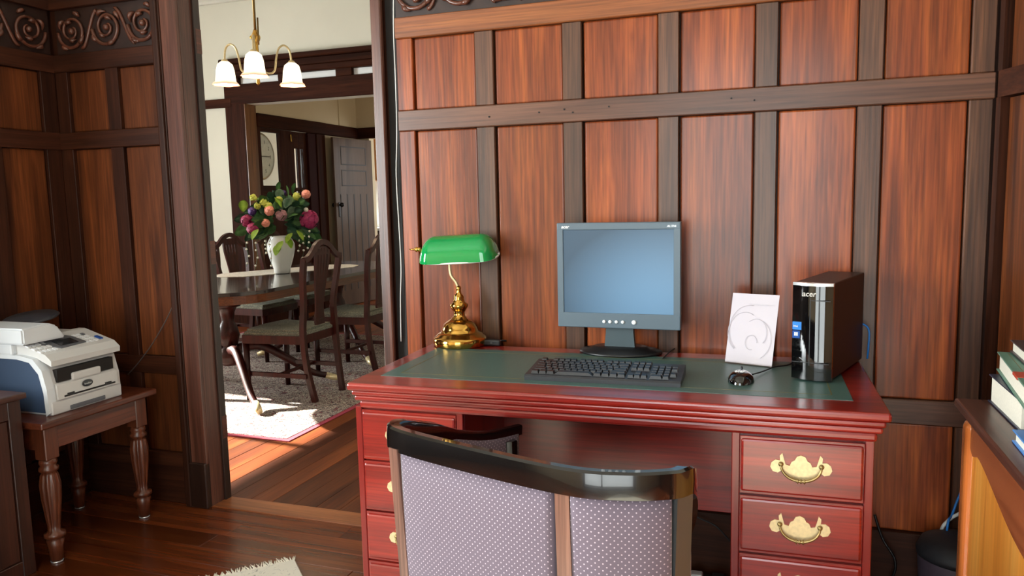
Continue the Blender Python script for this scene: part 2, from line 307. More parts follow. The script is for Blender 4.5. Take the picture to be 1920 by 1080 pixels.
# ------------------------------------------------------------------ geometry helpers
class MB:
    def __init__(s): s.bm = bmesh.new(); s.mi = 0
    def _tag(s, verts):
        if s.mi:
            for v in verts:
                for f in v.link_faces: f.material_index = s.mi
    def box(s, x0, x1, y0, y1, z0, z1, bev=0, seg=1, mat=None):
        m = Matrix.Translation(((x0+x1)/2, (y0+y1)/2, (z0+z1)/2)) @ Matrix.Diagonal((abs(x1-x0), abs(y1-y0), abs(z1-z0), 1))
        if mat is not None: m = mat @ m
        t = bmesh.new(); bmesh.ops.create_cube(t, size=1, matrix=m)
        if bev: bmesh.ops.bevel(t, geom=t.edges[:], offset=bev, segments=seg, affect='EDGES', profile=0.5)
        s.join(t); return s
    def join(s, t):
        vm = {}
        for v in t.verts: vm[v] = s.bm.verts.new(v.co)
        for f in t.faces:
            try:
                nf = s.bm.faces.new([vm[v] for v in f.verts]); nf.material_index = s.mi; nf.smooth = f.smooth
            except ValueError: pass
        t.free()
    def lathe(s, prof, n=32, loc=(0, 0, 0), mat=None, smooth=True, flute=None, caps=True):
        rings = []
        for (r, z) in prof:
            ring = []
            for k in range(n):
                a = 2*PI*k/n; rr = r
                if flute: rr = r*flute(a, z)
                p = Vector((rr*math.cos(a), rr*math.sin(a), z))
                if mat is not None: p = mat @ p
                ring.append(s.bm.verts.new(p+Vector(loc)))
            rings.append(ring)
        for i in range(len(rings)-1):
            for k in range(n):
                f = s.bm.faces.new((rings[i][k], rings[i][(k+1) % n], rings[i+1][(k+1) % n], rings[i+1][k])); f.smooth = smooth; f.material_index = s.mi
        for ring, fl in ((rings[0], True), (rings[-1], False)) if caps else ():
            rr = max((v.co-ring[0].co).length for v in ring)
            if rr > 1e-5:
                f = s.bm.faces.new(ring[::-1] if fl else ring); f.material_index = s.mi
        return s
    def tube(s, pts, rad, n=8, caps=True, flat=None):
        pts = [Vector(p) for p in pts]
        rads = rad if isinstance(rad, (list, tuple)) else [rad]*len(pts)
        rings = []; up = None
        for i, p in enumerate(pts):
            t = (pts[min(i+1, len(pts)-1)]-pts[max(i-1, 0)]).normalized()
            if up is None:
                up = Vector((0, 0, 1)) if abs(t.z) < 0.9 else Vector((1, 0, 0))
            up = (up-t*up.dot(t)).normalized(); b = t.cross(up)
            fx, fz = flat if flat else (1, 1)
            rings.append([s.bm.verts.new(p+(b*math.cos(2*PI*k/n)*fx+up*math.sin(2*PI*k/n)*fz)*rads[i]) for k in range(n)])
        for i in range(len(rings)-1):
            for k in range(n):
                f = s.bm.faces.new((rings[i][k], rings[i][(k+1) % n], rings[i+1][(k+1) % n], rings[i+1][k])); f.smooth = True; f.material_index = s.mi
        if caps:
            s.bm.faces.new(rings[0][::-1]).material_index = s.mi; s.bm.faces.new(rings[-1]).material_index = s.mi
        return s
    def sweep(s, pts, sect, up=Vector((0, 0, 1)), smooth=False, scales=None):
        """sect: list of (b, u) offsets: b sideways, u along up"""
        pts = [Vector(p) for p in pts]; rings = []
        for i, p in enumerate(pts):
            t = (pts[min(i+1, len(pts)-1)]-pts[max(i-1, 0)]).normalized()
            b = t.cross(up).normalized(); u = b.cross(t).normalized()
            k = scales[i] if scales else 1
            rings.append([s.bm.verts.new(p+b*(x*k)+u*(y*k)) for x, y in sect])
        n = len(sect)
        for i in range(len(rings)-1):
            for k in range(n):
                f = s.bm.faces.new((rings[i][k], rings[i][(k+1) % n], rings[i+1][(k+1) % n], rings[i+1][k])); f.smooth = smooth; f.material_index = s.mi
        s.bm.faces.new(rings[0][::-1]).material_index = s.mi; s.bm.faces.new(rings[-1]).material_index = s.mi
        return s
    def prism(s, poly, d0, d1, frame=None):
        """poly in (a,b); extruded along third axis from d0 to d1; frame maps (a,b,d) to xyz"""
        fr = frame or (lambda a, b, d: (a, b, d))
        A = [s.bm.verts.new(fr(a, b, d0)) for a, b in poly]; B = [s.bm.verts.new(fr(a, b, d1)) for a, b in poly]
        n = len(poly)
        s.bm.faces.new(A[::-1]).material_index = s.mi; s.bm.faces.new(B).material_index = s.mi
        for i in range(n): s.bm.faces.new((A[i], A[(i+1) % n], B[(i+1) % n], B[i])).material_index = s.mi
        return s
    def quad(s, *ps):
        f = s.bm.faces.new([s.bm.verts.new(p) for p in ps]); f.material_index = s.mi; return s
    def sphere(s, c, r, u=12, v=8, sc=(1, 1, 1)):
        t = bmesh.new(); bmesh.ops.create_uvsphere(t, u_segments=u, v_segments=v, radius=r, matrix=Matrix.Translation(c) @ Matrix.Diagonal((sc[0], sc[1], sc[2], 1)))
        for f in t.faces: f.smooth = True
        s.join(t); return s
    def build(s, name, mat, parent=None, loc=None, rot=None, recalc=True):
        if recalc: bmesh.ops.recalc_face_normals(s.bm, faces=s.bm.faces[:])
        me = bpy.data.meshes.new(name); s.bm.to_mesh(me); s.bm.free()
        for m in (mat if isinstance(mat, (list, tuple)) else [mat]): me.materials.append(m)
        o = bpy.data.objects.new(name, me); col.objects.link(o)
        if parent is not None: o.parent = parent
        if loc is not None: o.location = loc
        if rot is not None: o.rotation_euler = rot
        return o
def tag(o, label=None, cat=None, group=None, kind=None):
    if label: o['label'] = label
    if cat: o['category'] = cat
    if group: o['group'] = group
    if kind: o['kind'] = kind
    return o
def thing(name, label, cat, loc=(0, 0, 0), rz=0, group=None):
    o = bpy.data.objects.new(name, None); col.objects.link(o); o.location = loc; o.rotation_euler = (0, 0, rz)
    o.empty_display_size = 0.05
    return tag(o, label, cat, group)
def struct(o): o['kind'] = 'structure'; return o
kids = {}
def clone(root, loc=None, rz=None, label=None):
    def cp(o, par):
        c = o.copy(); col.objects.link(c)
        if par is not None: c.parent = par
        for ch in o.children: cp(ch, c)
        return c
    c = cp(root, None)
    if loc is not None: c.location = loc
    if rz is not None: c.rotation_euler = (0, 0, rz)
    if label: c['label'] = label
    return c
def text(body, size, mat, parent, loc, rot, name='lettering', ext=0.0004, shear=0.0, align='LEFT', bold=0.0):
    cu = bpy.data.curves.new('lettering', 'FONT'); cu.body = body; cu.size = size; cu.extrude = ext; cu.shear = shear; cu.align_x = align
    cu.offset = bold
    t = bpy.data.objects.new('lettering_src', cu); col.objects.link(t)
    dg = bpy.context.evaluated_depsgraph_get()
    me = bpy.data.meshes.new_from_object(t.evaluated_get(dg)); me.materials.clear(); me.materials.append(mat)
    bpy.data.objects.remove(t); bpy.data.curves.remove(cu)
    o = bpy.data.objects.new(name, me); col.objects.link(o); o.parent = parent; o.location = loc; o.rotation_euler = rot
    return o
def spline(ctrl, n=8):
    """Catmull-Rom through control points"""
    P = [Vector(p) for p in ctrl]; out = []
    for i in range(len(P)-1):
        p0 = P[max(i-1, 0)]; p1 = P[i]; p2 = P[i+1]; p3 = P[min(i+2, len(P)-1)]
        for k in range(n):
            t = k/n
            out.append(0.5*((2*p1)+(-p0+p2)*t+(2*p0-5*p1+4*p2-p3)*t*t+(-p0+3*p1-3*p2+p3)*t*t*t))
    out.append(P[-1]); return out

# ================================================================== STRUCTURE
XL = -3.007; XJ = -2.317; XD = -1.437; XO = -1.395; XR = 0.574
Z_T1, Z_T2, Z_M1, Z_M2, Z_C1, Z_C2, Z_B1 = 1.962, 1.888, 1.631, 1.557, 0.654, 0.577, 0.225
Z_F = 2.15; CEIL = 3.2
YF = -3.5
# ---- floor
fb = MB().box(-7.3, 2.6, YF-0.2, 9.0, -0.12, -0.022)
floor = struct(fb.build('floor', M['gap']))
def plank(x0, x1, y0, y1, m):
    MB().box(x0, x1, y0, y1, -0.022, random.uniform(-0.0008, 0.0), 0.0015).build('plank', m, floor)
w = 0.112
y = 0.0
def board_row(y0, xs, m):
    for a, b in zip(xs[:-1], xs[1:]): plank(a+0.0006, b-0.0006, y0+0.0006, y0+w-0.0006, m)
i = 0
yy = -0.0
while yy > -1.35:
    yy -= w
    sp = random.uniform(-2.2, -0.4)
    board_row(yy, [-3.0, sp, 0.75], M['floor_x']); i += 1
rest = MB(); y0 = yy
while y0 > YF:
    y0 -= w; rest.box(-3.0, 2.2, y0+0.0006, y0+w-0.0006, -0.022, 0.0)
tag(rest.build('rear_boards', M['floor_x'], floor), kind='stuff')
MB().box(XJ-0.02, XD+0.06, 0.0, 0.115, -0.022, 0.004, 0.003).build('threshold', M['rail_lt'], floor)
x0 = -4.9
while x0 < -1.45:
    sp = random.uniform(1.4, 3.6)
    plank(x0+0.0006, x0+w-0.0006, 0.116, sp-0.0006, M['floor_y']); plank(x0+0.0006, x0+w-0.0006, sp+0.0006, 4.28, M['floor_y'])
    x0 += w
rest = MB()
x0 = -7.2
while x0 < -4.9-0.05:
    rest.box(x0, x0+w-0.0012, 0.116, 4.28, -0.022, 0.0); x0 += w
x0 = -7.2
while x0 < -1.3:
    rest.box(x0, x0+w-0.0012, 4.28, 8.9, -0.022, 0.0); x0 += w
tag(rest.build('outlying_boards', M['floor_y'], floor), kind='stuff')

# ---- ceilings
struct(MB().box(-3.2, 2.4, YF-0.1, 0.1, CEIL, CEIL+0.1).build('ceiling', M['ceil']))
struct(MB().box(-7.3, -1.2, 0.1, 9.0, 3.46, 3.56).build('ceiling', M['ceil']))

# ---- carved frieze scrolls
def frieze(parent, fr, a0, a1, z0, z1, mod=0.175):
    """fr(a, z, d) -> xyz, d = proud of the ground"""
    g = MB(); 
    P = [(a0, z0), (a1, z0), (a1, z1), (a0, z1)]
    g.prism(P, -0.02, 0.0, lambda a, b, d: fr(a, b, d))
    ground = g.build('carved_frieze', M['carve_bg'], parent)
    n = max(1, round((a1-a0)/mod)); mw = (a1-a0)/n; zc = (z0+z1)/2; R = min(mw*0.44, (z1-z0)*0.42)
    for k in range(n):
        cx = a0+mw*(k+0.5); sgn = 1 if k % 2 == 0 else -1
        pts = []; N = 44
        for i in range(N+1):
            t = i/N; ang = PI*(1.0+0.0)+sgn*(t*3.4*PI); rr = R*(1-0.80*t)
            pts.append(fr(cx+rr*math.cos(ang), zc+sgn*rr*math.sin(ang)*0.98, 0.006+0.004*math.sin(t*PI)))
        m = MB(); m.tube(pts, [0.0085*(1-0.45*i/N) for i in range(N+1)], 6)
        c = fr(cx, zc, 0.008); m.sphere(c, 0.014, 8, 6)
        m.build('scroll', M['carve'], ground)
        lf = MB()
        for (la, ld, ls) in ((0.9, 0.93, 0.04), (2.3, 0.80, 0.045), (3.9, 0.95, 0.04), (5.3, 0.80, 0.045), (1.6, 0.45, 0.03), (4.4, 0.45, 0.03)):
            bx = cx+R*ld*math.cos(la); bz = zc+R*ld*math.sin(la); d = la+1.0*sgn
            q = []
            for j in range(7):
                t = j/6; q.append(fr(bx+ls*t*math.cos(d+0.9*t*sgn), bz+ls*t*math.sin(d+0.9*t*sgn), 0.004+0.008*math.sin(t*PI)))
            lf.tube(q, [0.003, 0.008, 0.0105, 0.010, 0.008, 0.005, 0.002], 6)
        lf.build('carved_leaf', M['carve'], ground)
        if k < n-1:
            m = MB(); xe = a0+mw*(k+1)
            m.tube([fr(xe-mw*0.25+mw*0.5*i/10, zc-sgn*R*0.95*math.cos(PI*i/10), 0.005) for i in range(11)], 0.0075, 6)
            m.build('scroll', M['carve'], ground)

# ---- back wall (y = 0 is the face of the stiles)
def wall_piece(x0, x1, z0, z1, b): b.box(x0, x1, 0.034, 0.105, z0, z1)
b = MB()
wall_piece(XL-0.1, XJ-0.006, 0, CEIL, b); wall_piece(XJ, XD+0.02, 2.24, CEIL, b); wall_piece(XD+0.02, XR+0.12, 0, CEIL, b)
wall_b = struct(b.build('wall_back', M['stile_shaded']))
def brd(x0, x1, z0, z1, m, name, par=None, y0=0.0, y1=0.034, bev=0.003):
    return MB().box(x0, x1, y0+random.uniform(0, 0.001), y1, z0, z1, bev).build(name, m, par or wall_b)
def panel(x0, x1, z0, z1, m, par=None):
    """flat field with a gently sunk margin"""
    q = MB(); e = 0.018; g = 0.004
    q.box(x0+0.001, x1-0.001, 0.012, 0.034, z0+0.001, z1-0.001, 0.006, 3)
    return q.build('panel', m, par or wall_b)
# right section
cols = [(-1.277, -1.038), (-0.964, -0.718), (-0.645, -0.394), (-0.322, -0.090), (-0.018, 0.208), (0.281, 0.506)]
xs0, xs1 = -1.345, 0.572
xe = [xs0]+[v for c in cols for v in c]+[xs1]
for zz0, zz1 in ((Z_M1, Z_T2), (Z_C1, Z_M2), (Z_B1, Z_C2)):
    low = zz1 < 0.6; top = zz0 > 1.6
    for k in range(0, len(xe), 2):
        lt = M['panel'] if (k == 0) else M['stile']
        brd(xe[k]+0.0015, xe[k+1]-0.003, zz0, zz1, lt if not low else M['stile'], 'stile')
    for a, bb in cols: panel(a, bb, zz0, zz1, M['panel'])
brd(xs0, xs1, Z_T2, Z_T1, M['rail_lt'], 'rail', y0=-0.006)
brd(xs0, xs1, Z_M2, Z_M1, M['rail'], 'rail', y0=-0.004)
brd(xs0, xs1, Z_C2, Z_C1, M['rail'], 'rail')
brd(xs0, xs1, 0, Z_B1, M['rail_shaded'], 'skirting', y0=-0.008)
frieze(wall_b, lambda a, z, d: (a, 0.012-d, z), xs0, xs1, Z_T1, Z_F)
brd(xs0, xs1, Z_F, Z_F+0.09, M['rail'], 'rail', y0=-0.012)
brd(xs0, xs1, Z_F+0.09, CEIL, M['cream'], 'plaster_frieze', y0=0.01, bev=0)
# nail holes of old fittings on the middle rail
for hx, hz in ((-0.80, 1.595), (-0.71, 1.60), (-0.68, 1.588), (-0.16, 1.602), (-0.09, 1.592), (-0.985, 1.59), (-0.555, 1.60)):
    MB().lathe([(0.003, 0), (0.003, 0.002)], 8, mat=Matrix.Translation((hx, -0.0045, hz)) @ Matrix.Rotation(R_(90), 4, 'X')).build('nail_hole', M['gap'], wall_b)
# left section
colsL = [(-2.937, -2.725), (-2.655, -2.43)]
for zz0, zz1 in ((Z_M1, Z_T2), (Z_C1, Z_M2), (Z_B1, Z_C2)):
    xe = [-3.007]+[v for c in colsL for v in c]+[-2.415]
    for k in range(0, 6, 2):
        if xe[k+1]-xe[k] > 0.01: brd(xe[k], xe[k+1]-0.003, zz0, zz1, M['stile_shaded'], 'stile', bev=0.0012)
    for a, bb in colsL: panel(a, bb, zz0, zz1, M['panel_shaded'])
for a, c, m, yo in ((Z_T2, Z_T1, M['rail_shaded'], -0.006), (Z_M2, Z_M1, M['rail_shaded'], -0.004), (Z_C2, Z_C1, M['rail_shaded'], 0), (Z_F, Z_F+0.09, M['rail_shaded'], -0.012)):
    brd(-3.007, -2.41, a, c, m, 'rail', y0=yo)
brd(-3.007, -2.41, 0, Z_B1, M['rail_shaded'], 'skirting', y0=-0.008)
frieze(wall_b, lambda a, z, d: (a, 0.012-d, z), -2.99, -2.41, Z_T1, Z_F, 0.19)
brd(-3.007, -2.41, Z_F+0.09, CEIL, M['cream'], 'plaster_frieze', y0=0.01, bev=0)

# ---- left wall (face at x = XL, faces +X), window 2 near the front
b = MB()
b.box(XL-0.14, XL-0.034, YF, -2.9, 0, CEIL); b.box(XL-0.14, XL-0.034, -1.7, 0.1, 0, CEIL)
b.box(XL-0.14, XL-0.034, -2.9, -1.7, 0, 0.7); b.box(XL-0.14, XL-0.034, -2.9, -1.7, 2.3, CEIL)
wall_l = struct(b.build('wall_left', M['stile_shaded']))
def brdL(y0, y1, z0, z1, m, name, d=0.0, bev=0.0012, d0=-0.034):
    return MB().box(XL+d0, XL+d, y0, y1, z0, z1, bev).build(name, m, wall_l)
ycols = [(-0.275-0.297*k-0.0, -0.072-0.297*k) for k in range(5)]
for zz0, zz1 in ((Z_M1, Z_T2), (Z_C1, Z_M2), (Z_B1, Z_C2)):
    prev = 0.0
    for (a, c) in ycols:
        brdL(c+0.002, prev, zz0, zz1, M['stile_shaded'], 'stile'); prev = a-0.002
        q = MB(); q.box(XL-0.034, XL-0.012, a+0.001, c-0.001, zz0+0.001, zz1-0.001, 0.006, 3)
        q.build('panel', M['panel_shaded'], wall_l)
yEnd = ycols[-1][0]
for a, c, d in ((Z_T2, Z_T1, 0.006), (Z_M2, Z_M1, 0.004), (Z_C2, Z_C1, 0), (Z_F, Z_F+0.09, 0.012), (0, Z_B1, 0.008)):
    brdL(yEnd, 0.0, a, c, M['rail_shaded_y'], 'rail' if a else 'skirting', d)
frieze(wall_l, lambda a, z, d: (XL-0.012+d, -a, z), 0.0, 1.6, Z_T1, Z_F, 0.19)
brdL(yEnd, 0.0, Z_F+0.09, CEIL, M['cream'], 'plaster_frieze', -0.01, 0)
MB().box(XL-0.034, XL, YF, yEnd, 0, 0.7).build('dado', M['stile_shaded'], wall_l)

# ---- right wall: splayed 18 degrees
ca, sa = math.sin(R_(18)), math.cos(R_(18))
def wr(t, d, z): return (XR+t*ca - d*sa, -t*sa - d*ca, z)      # t along the wall, d proud into the room
def rbox(t0, t1, d0, d1, z0, z1, name, m, par):
    q = MB(); q.prism([(t0, z0), (t1, z0), (t1, z1), (t0, z1)], d0, d1, lambda a, b_, d: wr(a, d, b_)); return q.build(name, m, par)
wall_r = struct(rbox(-0.1, 5.2, -0.14, -0.034, 0, CEIL, 'wall_right', M['stile_shaded'], None))
rbox(0.012, 0.034, -0.034, 0.006, Z_C1, Z_M2, 'corner_bead', M['stile_shaded'], wall_r); rbox(0.012, 0.034, -0.034, 0.006, Z_M1, Z_T2, 'corner_bead', M['stile_shaded'], wall_r)
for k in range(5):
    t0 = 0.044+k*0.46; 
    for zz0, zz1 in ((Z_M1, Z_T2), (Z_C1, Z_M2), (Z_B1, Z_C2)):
        rbox(t0, t0+0.38, -0.034, -0.014, zz0+0.004, zz1-0.004, 'panel', M['panel_shaded'], wall_r)
        rbox(t0+0.384, t0+0.456, -0.034, 0.0, zz0, zz1, 'stile', M['stile_shaded'], wall_r)
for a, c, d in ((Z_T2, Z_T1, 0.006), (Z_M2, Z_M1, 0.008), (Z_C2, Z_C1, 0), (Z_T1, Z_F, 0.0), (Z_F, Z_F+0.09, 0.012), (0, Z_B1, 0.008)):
    rbox(0.02, 2.4, -0.034, d, a, c, 'rail', M['rail_shaded_y'], wall_r)
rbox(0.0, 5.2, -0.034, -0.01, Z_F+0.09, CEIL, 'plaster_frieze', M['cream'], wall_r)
rbox(2.4, 5.2, -0.034, -0.01, 0, Z_F+0.09, 'plain_boarding', M['panel_shaded'], wall_r)

# ---- front wall behind the camera with window 1
b = MB(); b.box(-3.2, -1.02, YF-0.14, YF, 0, CEIL); b.box(0.42, 2.4, YF-0.14, YF, 0, CEIL)
b.box(-1.02, 0.42, YF-0.14, YF, 0, 0.06); b.box(-1.02, 0.42, YF-0.14, YF, 2.35, CEIL)
struct(b.build('wall_front', M['cream_w']))
def window(name, x0, x1, z0, z1, nx, fr):
    q = MB(); P = lambda a0, a1, b0, b1: q.prism([(a0, b0), (a1, b0), (a1, b1), (a0, b1)], -0.05, 0.05, fr)
    P(x0, x1, z0, z0+0.05); P(x0, x1, z1-0.05, z1); P(x0, x0+0.05, z0+0.05, z1-0.05); P(x1-0.05, x1, z0+0.05, z1-0.05)
    wnd = struct(q.build(name, M['dark_trim']))
    for k in range(1, nx):
        a = x0+(x1-x0)*k/nx; q = MB(); q.prism([(a-0.025, z0+0.05), (a+0.025, z0+0.05), (a+0.025, z1-0.05), (a-0.025, z1-0.05)], -0.03, 0.03, fr)
        q.build('mullion', M['dark_trim'], wnd)
    for k in range(nx):
        a = x0+(x1-x0)*k/nx+0.026; c = x0+(x1-x0)*(k+1)/nx-0.026
        q = MB(); q.prism([(a, z0+0.051), (c, z0+0.051), (c, z1-0.051), (a, z1-0.051)], -0.003, 0.003, fr); q.build('pane', M['glass'], wnd)
    return wnd
window('window_1', -1.02, 0.42, 0.06, 2.35, 2, lambda a, z, d: (a, YF-0.02+d, z))
window('window_2', -2.9, -1.7, 0.7, 2.3, 1, lambda a, z, d: (XL-0.075+d*0.6, a, z))

# ---- doorway to the dining room
door1 = struct(MB().box(XJ-0.012, XJ, 0.0, 0.112, 0, 2.24, 0.001).build('door_1', M['casing']))
q = MB(); q.box(-2.405, XJ, -0.018, 0.0, 0, 2.33, 0.003)
q.build('casing', M['casing'], door1)
q = MB(); q.box(-2.432, -2.400, -0.034, 0.0, 0, 2.33, 0.006, 2); q.box(-2.412, -2.395, -0.024, 0.0, 0, 2.33, 0.004, 2)
q.build('moulding', M['stile_shaded'], door1)
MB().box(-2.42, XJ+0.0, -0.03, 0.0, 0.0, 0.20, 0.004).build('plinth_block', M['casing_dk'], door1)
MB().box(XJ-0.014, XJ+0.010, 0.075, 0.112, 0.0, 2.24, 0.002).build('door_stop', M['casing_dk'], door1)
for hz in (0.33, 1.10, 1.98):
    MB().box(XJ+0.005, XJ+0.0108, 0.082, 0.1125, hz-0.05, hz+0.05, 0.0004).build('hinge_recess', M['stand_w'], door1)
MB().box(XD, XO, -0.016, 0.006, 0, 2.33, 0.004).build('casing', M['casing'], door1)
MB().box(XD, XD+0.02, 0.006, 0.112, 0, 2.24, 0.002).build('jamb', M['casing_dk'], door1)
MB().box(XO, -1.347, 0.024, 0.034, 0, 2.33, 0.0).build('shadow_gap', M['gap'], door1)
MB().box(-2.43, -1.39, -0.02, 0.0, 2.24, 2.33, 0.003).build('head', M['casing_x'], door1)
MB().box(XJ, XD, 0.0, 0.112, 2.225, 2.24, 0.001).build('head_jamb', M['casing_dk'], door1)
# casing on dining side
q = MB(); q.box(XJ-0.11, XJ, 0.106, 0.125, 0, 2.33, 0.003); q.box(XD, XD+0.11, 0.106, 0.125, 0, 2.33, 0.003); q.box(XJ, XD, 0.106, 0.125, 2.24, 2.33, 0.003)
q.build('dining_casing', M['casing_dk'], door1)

# ---- dining room shell
YD = 4.2; ODL = -5.27; ODR = -3.45; HD = 2.335
b = MB(); b.box(-7.2, ODL, YD, YD+0.15, 0, 3.46); b.box(ODR, -1.3, YD, YD+0.15, 0, 3.46); b.box(ODL, ODR, YD, YD+0.15, HD, 3.46)
wall_d = struct(b.build('wall_dining_far', M['cream']))
b = MB(); b.box(-7.2, XL-0.1, 0.106, 0.18, 0, 3.46); b.box(XR+0.1-1.9, -1.3, 0.106, 0.18, 0, 3.46); b.box(-3.107, XJ-0.02, 0.106, 0.112, 0, 3.46); b.box(XJ-0.02, XD+0.02, 0.106, 0.112, 2.3, 3.46); b.box(XD+0.02, -1.3, 0.106, 0.112, 0, 3.46)
struct(b.build('wall_dining_near', M['cream']))
b = MB(); b.box(-7.2, -7.06, 0.1, 0.6, 0, 3.46); b.box(-7.2, -7.06, 2.1, 4.3, 0, 3.46); b.box(-7.2, -7.06, 0.6, 2.1, 0, 0.65); b.box(-7.2, -7.06, 0.6, 2.1, 2.35, 3.46)
struct(b.build('wall_dining_left', M['cream']))
b = MB(); b.box(-1.45, -1.3, 0.18, 4.2, 0, 3.46)
struct(b.build('wall_dining_right', M['cream']))
window('window_3', 0.6, 2.1, 0.65, 2.35, 2, lambda a, z, d: (-7.1+d*0.6, a, z))
# picture rail and skirting on the far wall
struct(MB().box(-7.06, ODL-0.16, YD-0.035, YD, 2.31, 2.40, 0.006).build('trim_1', M['dark_trim_x']))
struct(MB().box(-7.06, ODL-0.16, YD-0.025, YD, 0, 0.2, 0.004).build('baseboard_dining', M['dark_trim_x']))
struct(MB().box(-7.06, -1.45, YD-0.07, YD, 3.36, 3.46, 0.02).build('trim_2', M['ceil']))
# wide opening: frame with heavy cornice
door2 = struct(MB().box(ODL-0.245, ODL, YD-0.03, YD, 0, HD+0.01, 0.004).build('door_2', M['dark_trim']))
MB().box(ODL-0.01, ODL+0.004, YD-0.03, YD+0.15, 0, HD, 0.002).build('jamb', M['jamb_w'], door2)
MB().box(ODR, ODR+0.2, YD-0.03, YD, 0, HD, 0.004).build('casing', M['dark_trim'], door2)
MB().box(ODL-0.245, ODR+0.2, YD-0.032, YD, HD, 2.535, 0.004).build('head', M['dark_trim_x'], door2)
MB().box(ODL-0.285, ODR+0.24, YD-0.075, YD, 2.60, 2.665, 0.01).build('cornice', M['dark_trim_x'], door2)
MB().box(ODL-0.265, ODR+0.22, YD-0.055, YD, 2.66, 2.74, 0.01).build('cornice', M['dark_trim_x'], door2)
MB().box(ODL-0.245, ODR+0.22, YD-0.10, YD, 2.735, 2.785, 0.01).build('cornice', M['dark_trim_x'], door2)
for a, c in ((ODL-0.245, -5.315), (-4.83, -4.665), (-4.16, -3.98), (-3.52, ODR+0.2)):
    MB().box(a, c, YD-0.05, YD, 2.53, 2.605, 0.004).build('dentil_block', M['dark_trim_x'], door2)
for a, c in ((-5.315, -4.83), (-4.665, -4.16), (-3.98, -3.52)):
    MB().box(a, c, YD-0.004, YD+0.002, 2.535, 2.60, 0.001).build('fanlight_slot', M['white'], door2)
# room beyond
XW = -5.3; YW2 = 6.45
b = MB(); b.box(XW-0.12, XW, YD+0.15, 4.352, 0, 3.46); b.box(XW-0.12, XW, 5.55, YW2+0.1, 0, 3.46); b.box(XW-0.12, XW, 4.352, 5.55, 2.16, 3.46)
wall_h = struct(b.build('wall_hall_left', M['cream_w']))
XKD = -5.12
b = MB(); b.box(XW-0.1, XKD-0.0, YW2, YW2+0.12, 0, 3.46); b.box(-4.15, -1.3, YW2, YW2+0.12, 0, 3.46); b.box(XKD, -4.15, YW2, YW2+0.12, 2.12, 3.46)
struct(b.build('wall_hall_far', M['cream_w']))
b = MB(); b.box(-1.45, -1.3, 4.35, 4.9, 0, 3.46); b.box(-1.45, -1.3, 5.9, 6.5, 0, 3.46); b.box(-1.45, -1.3, 4.9, 5.9, 0, 0.95); b.box(-1.45, -1.3, 4.9, 5.9, 2.25, 3.46)
struct(b.build('wall_hall_right', M['cream_w']))
struct(MB().box(XW, XW+0.03, 5.66, YW2-0.002, 2.12, 2.26, 0.006).build('trim_3', M['dark_trim_y']))
struct(MB().box(XW+0.03, -1.5, YW2-0.03, YW2, 2.12, 2.26, 0.006).build('trim_4', M['dark_trim_x']))
struct(MB().box(XW, XW+0.012, 6.02, 6.045, 2.26, 3.4, 0.002).build('trim_5', M['cream_w']))
# glazed doorway in the hall's left wall (sidelight + leaf)
door3 = struct(MB().box(XW-0.01, XW+0.05, 4.352, 5.66, 2.12, 2.26, 0.008).build('door_3', M['dark_trim_y']))
MB().box(XW-0.12, XW+0.035, 5.46, 5.64, 0, 2.12, 0.004).build('casing', M['dark_trim'], door3)
MB().box(XW-0.12, XW+0.02, 5.30, 5.46, 0, 2.12, 0.004).build('jamb', plain('red_brown_jamb', (44, 14, 12), 0.65, spec=0.1), door3)
MB().box(XW-0.12, XW+0.03, 4.352, 4.41, 0, 2.12, 0.003).build('casing', M['dark_trim'], door3)
MB().box(XW-0.06, XW-0.0, 4.80, 5.0, 0, 2.12, 0.003).build('mullion', M['dark_trim'], door3)
MB().box(XW-0.06, XW-0.0, 4.41, 4.80, 2.08, 2.12, 0.003).build('transom', M['dark_trim_y'], door3)
MB().box(XW-0.06, XW-0.0, 4.41, 4.80, 1.42, 1.50, 0.003).build('mid_rail', M['dark_trim_y'], door3)
MB().box(XW-0.06, XW-0.0, 4.41, 4.80, 0, 1.42, 0.003).build('lower_panel', M['dark_trim'], door3)
MB().box(XW-0.034, XW-0.028, 4.412, 4.798, 1.502, 2.078).build('pane', M['glass'], door3)
for a, c in ((5.0, 5.06), (5.14, 5.17), (5.25, 5.30)):
    MB().box(XW-0.05, XW-0.01, a, c, 0.0, 2.12, 0.002).build('leaf_stile', M['dark_trim'], door3)
for a, c in ((1.93, 2.12), (1.44, 1.48), (0.0, 0.95)):
    MB().box(XW-0.048, XW-0.012, 5.06, 5.25, a, c, 0.002).build('leaf_rail', M['dark_trim_y'], door3)
for a, c in ((5.06, 5.14), (5.17, 5.25)):
    for z0, z1 in ((0.95, 1.44), (1.48, 1.93)):
        MB().box(XW-0.034, XW-0.03, a+0.001, c-0.001, z0+0.001, z1-0.001).build('pane', M['glass'], door3)
MB().box(XW, XW+0.014, 4.975, 4.995, 2.0, 2.08, 0.003).build('bolt', M['brass'], door3)
MB().box(XW-0.01, XW+0.05, 5.10, 5.125, 1.44, 1.455, 0.003).build('handle', M['brass_dk'], door3)
# hall passage beyond the glass, with a clock on its wall
struct(MB().box(-6.96, -6.88, 4.2+0.15, 8.0, 0, 3.2).build('wall_passage', M['cream']))
# kitchen beyond
b = MB(); b.box(-6.9, -2.9, 8.3, 8.4, 0, 3.46); b.box(-3.05, -2.9, 6.57, 6.9, 0, 3.46); b.box(-3.05, -2.9, 8.2, 8.3, 0, 3.46); b.box(-3.05, -2.9, 6.9, 8.2, 0, 0.9); b.box(-3.05, -2.9, 6.9, 8.2, 2.3, 3.46)
struct(b.build('wall_kitchen', M['tile_w']))
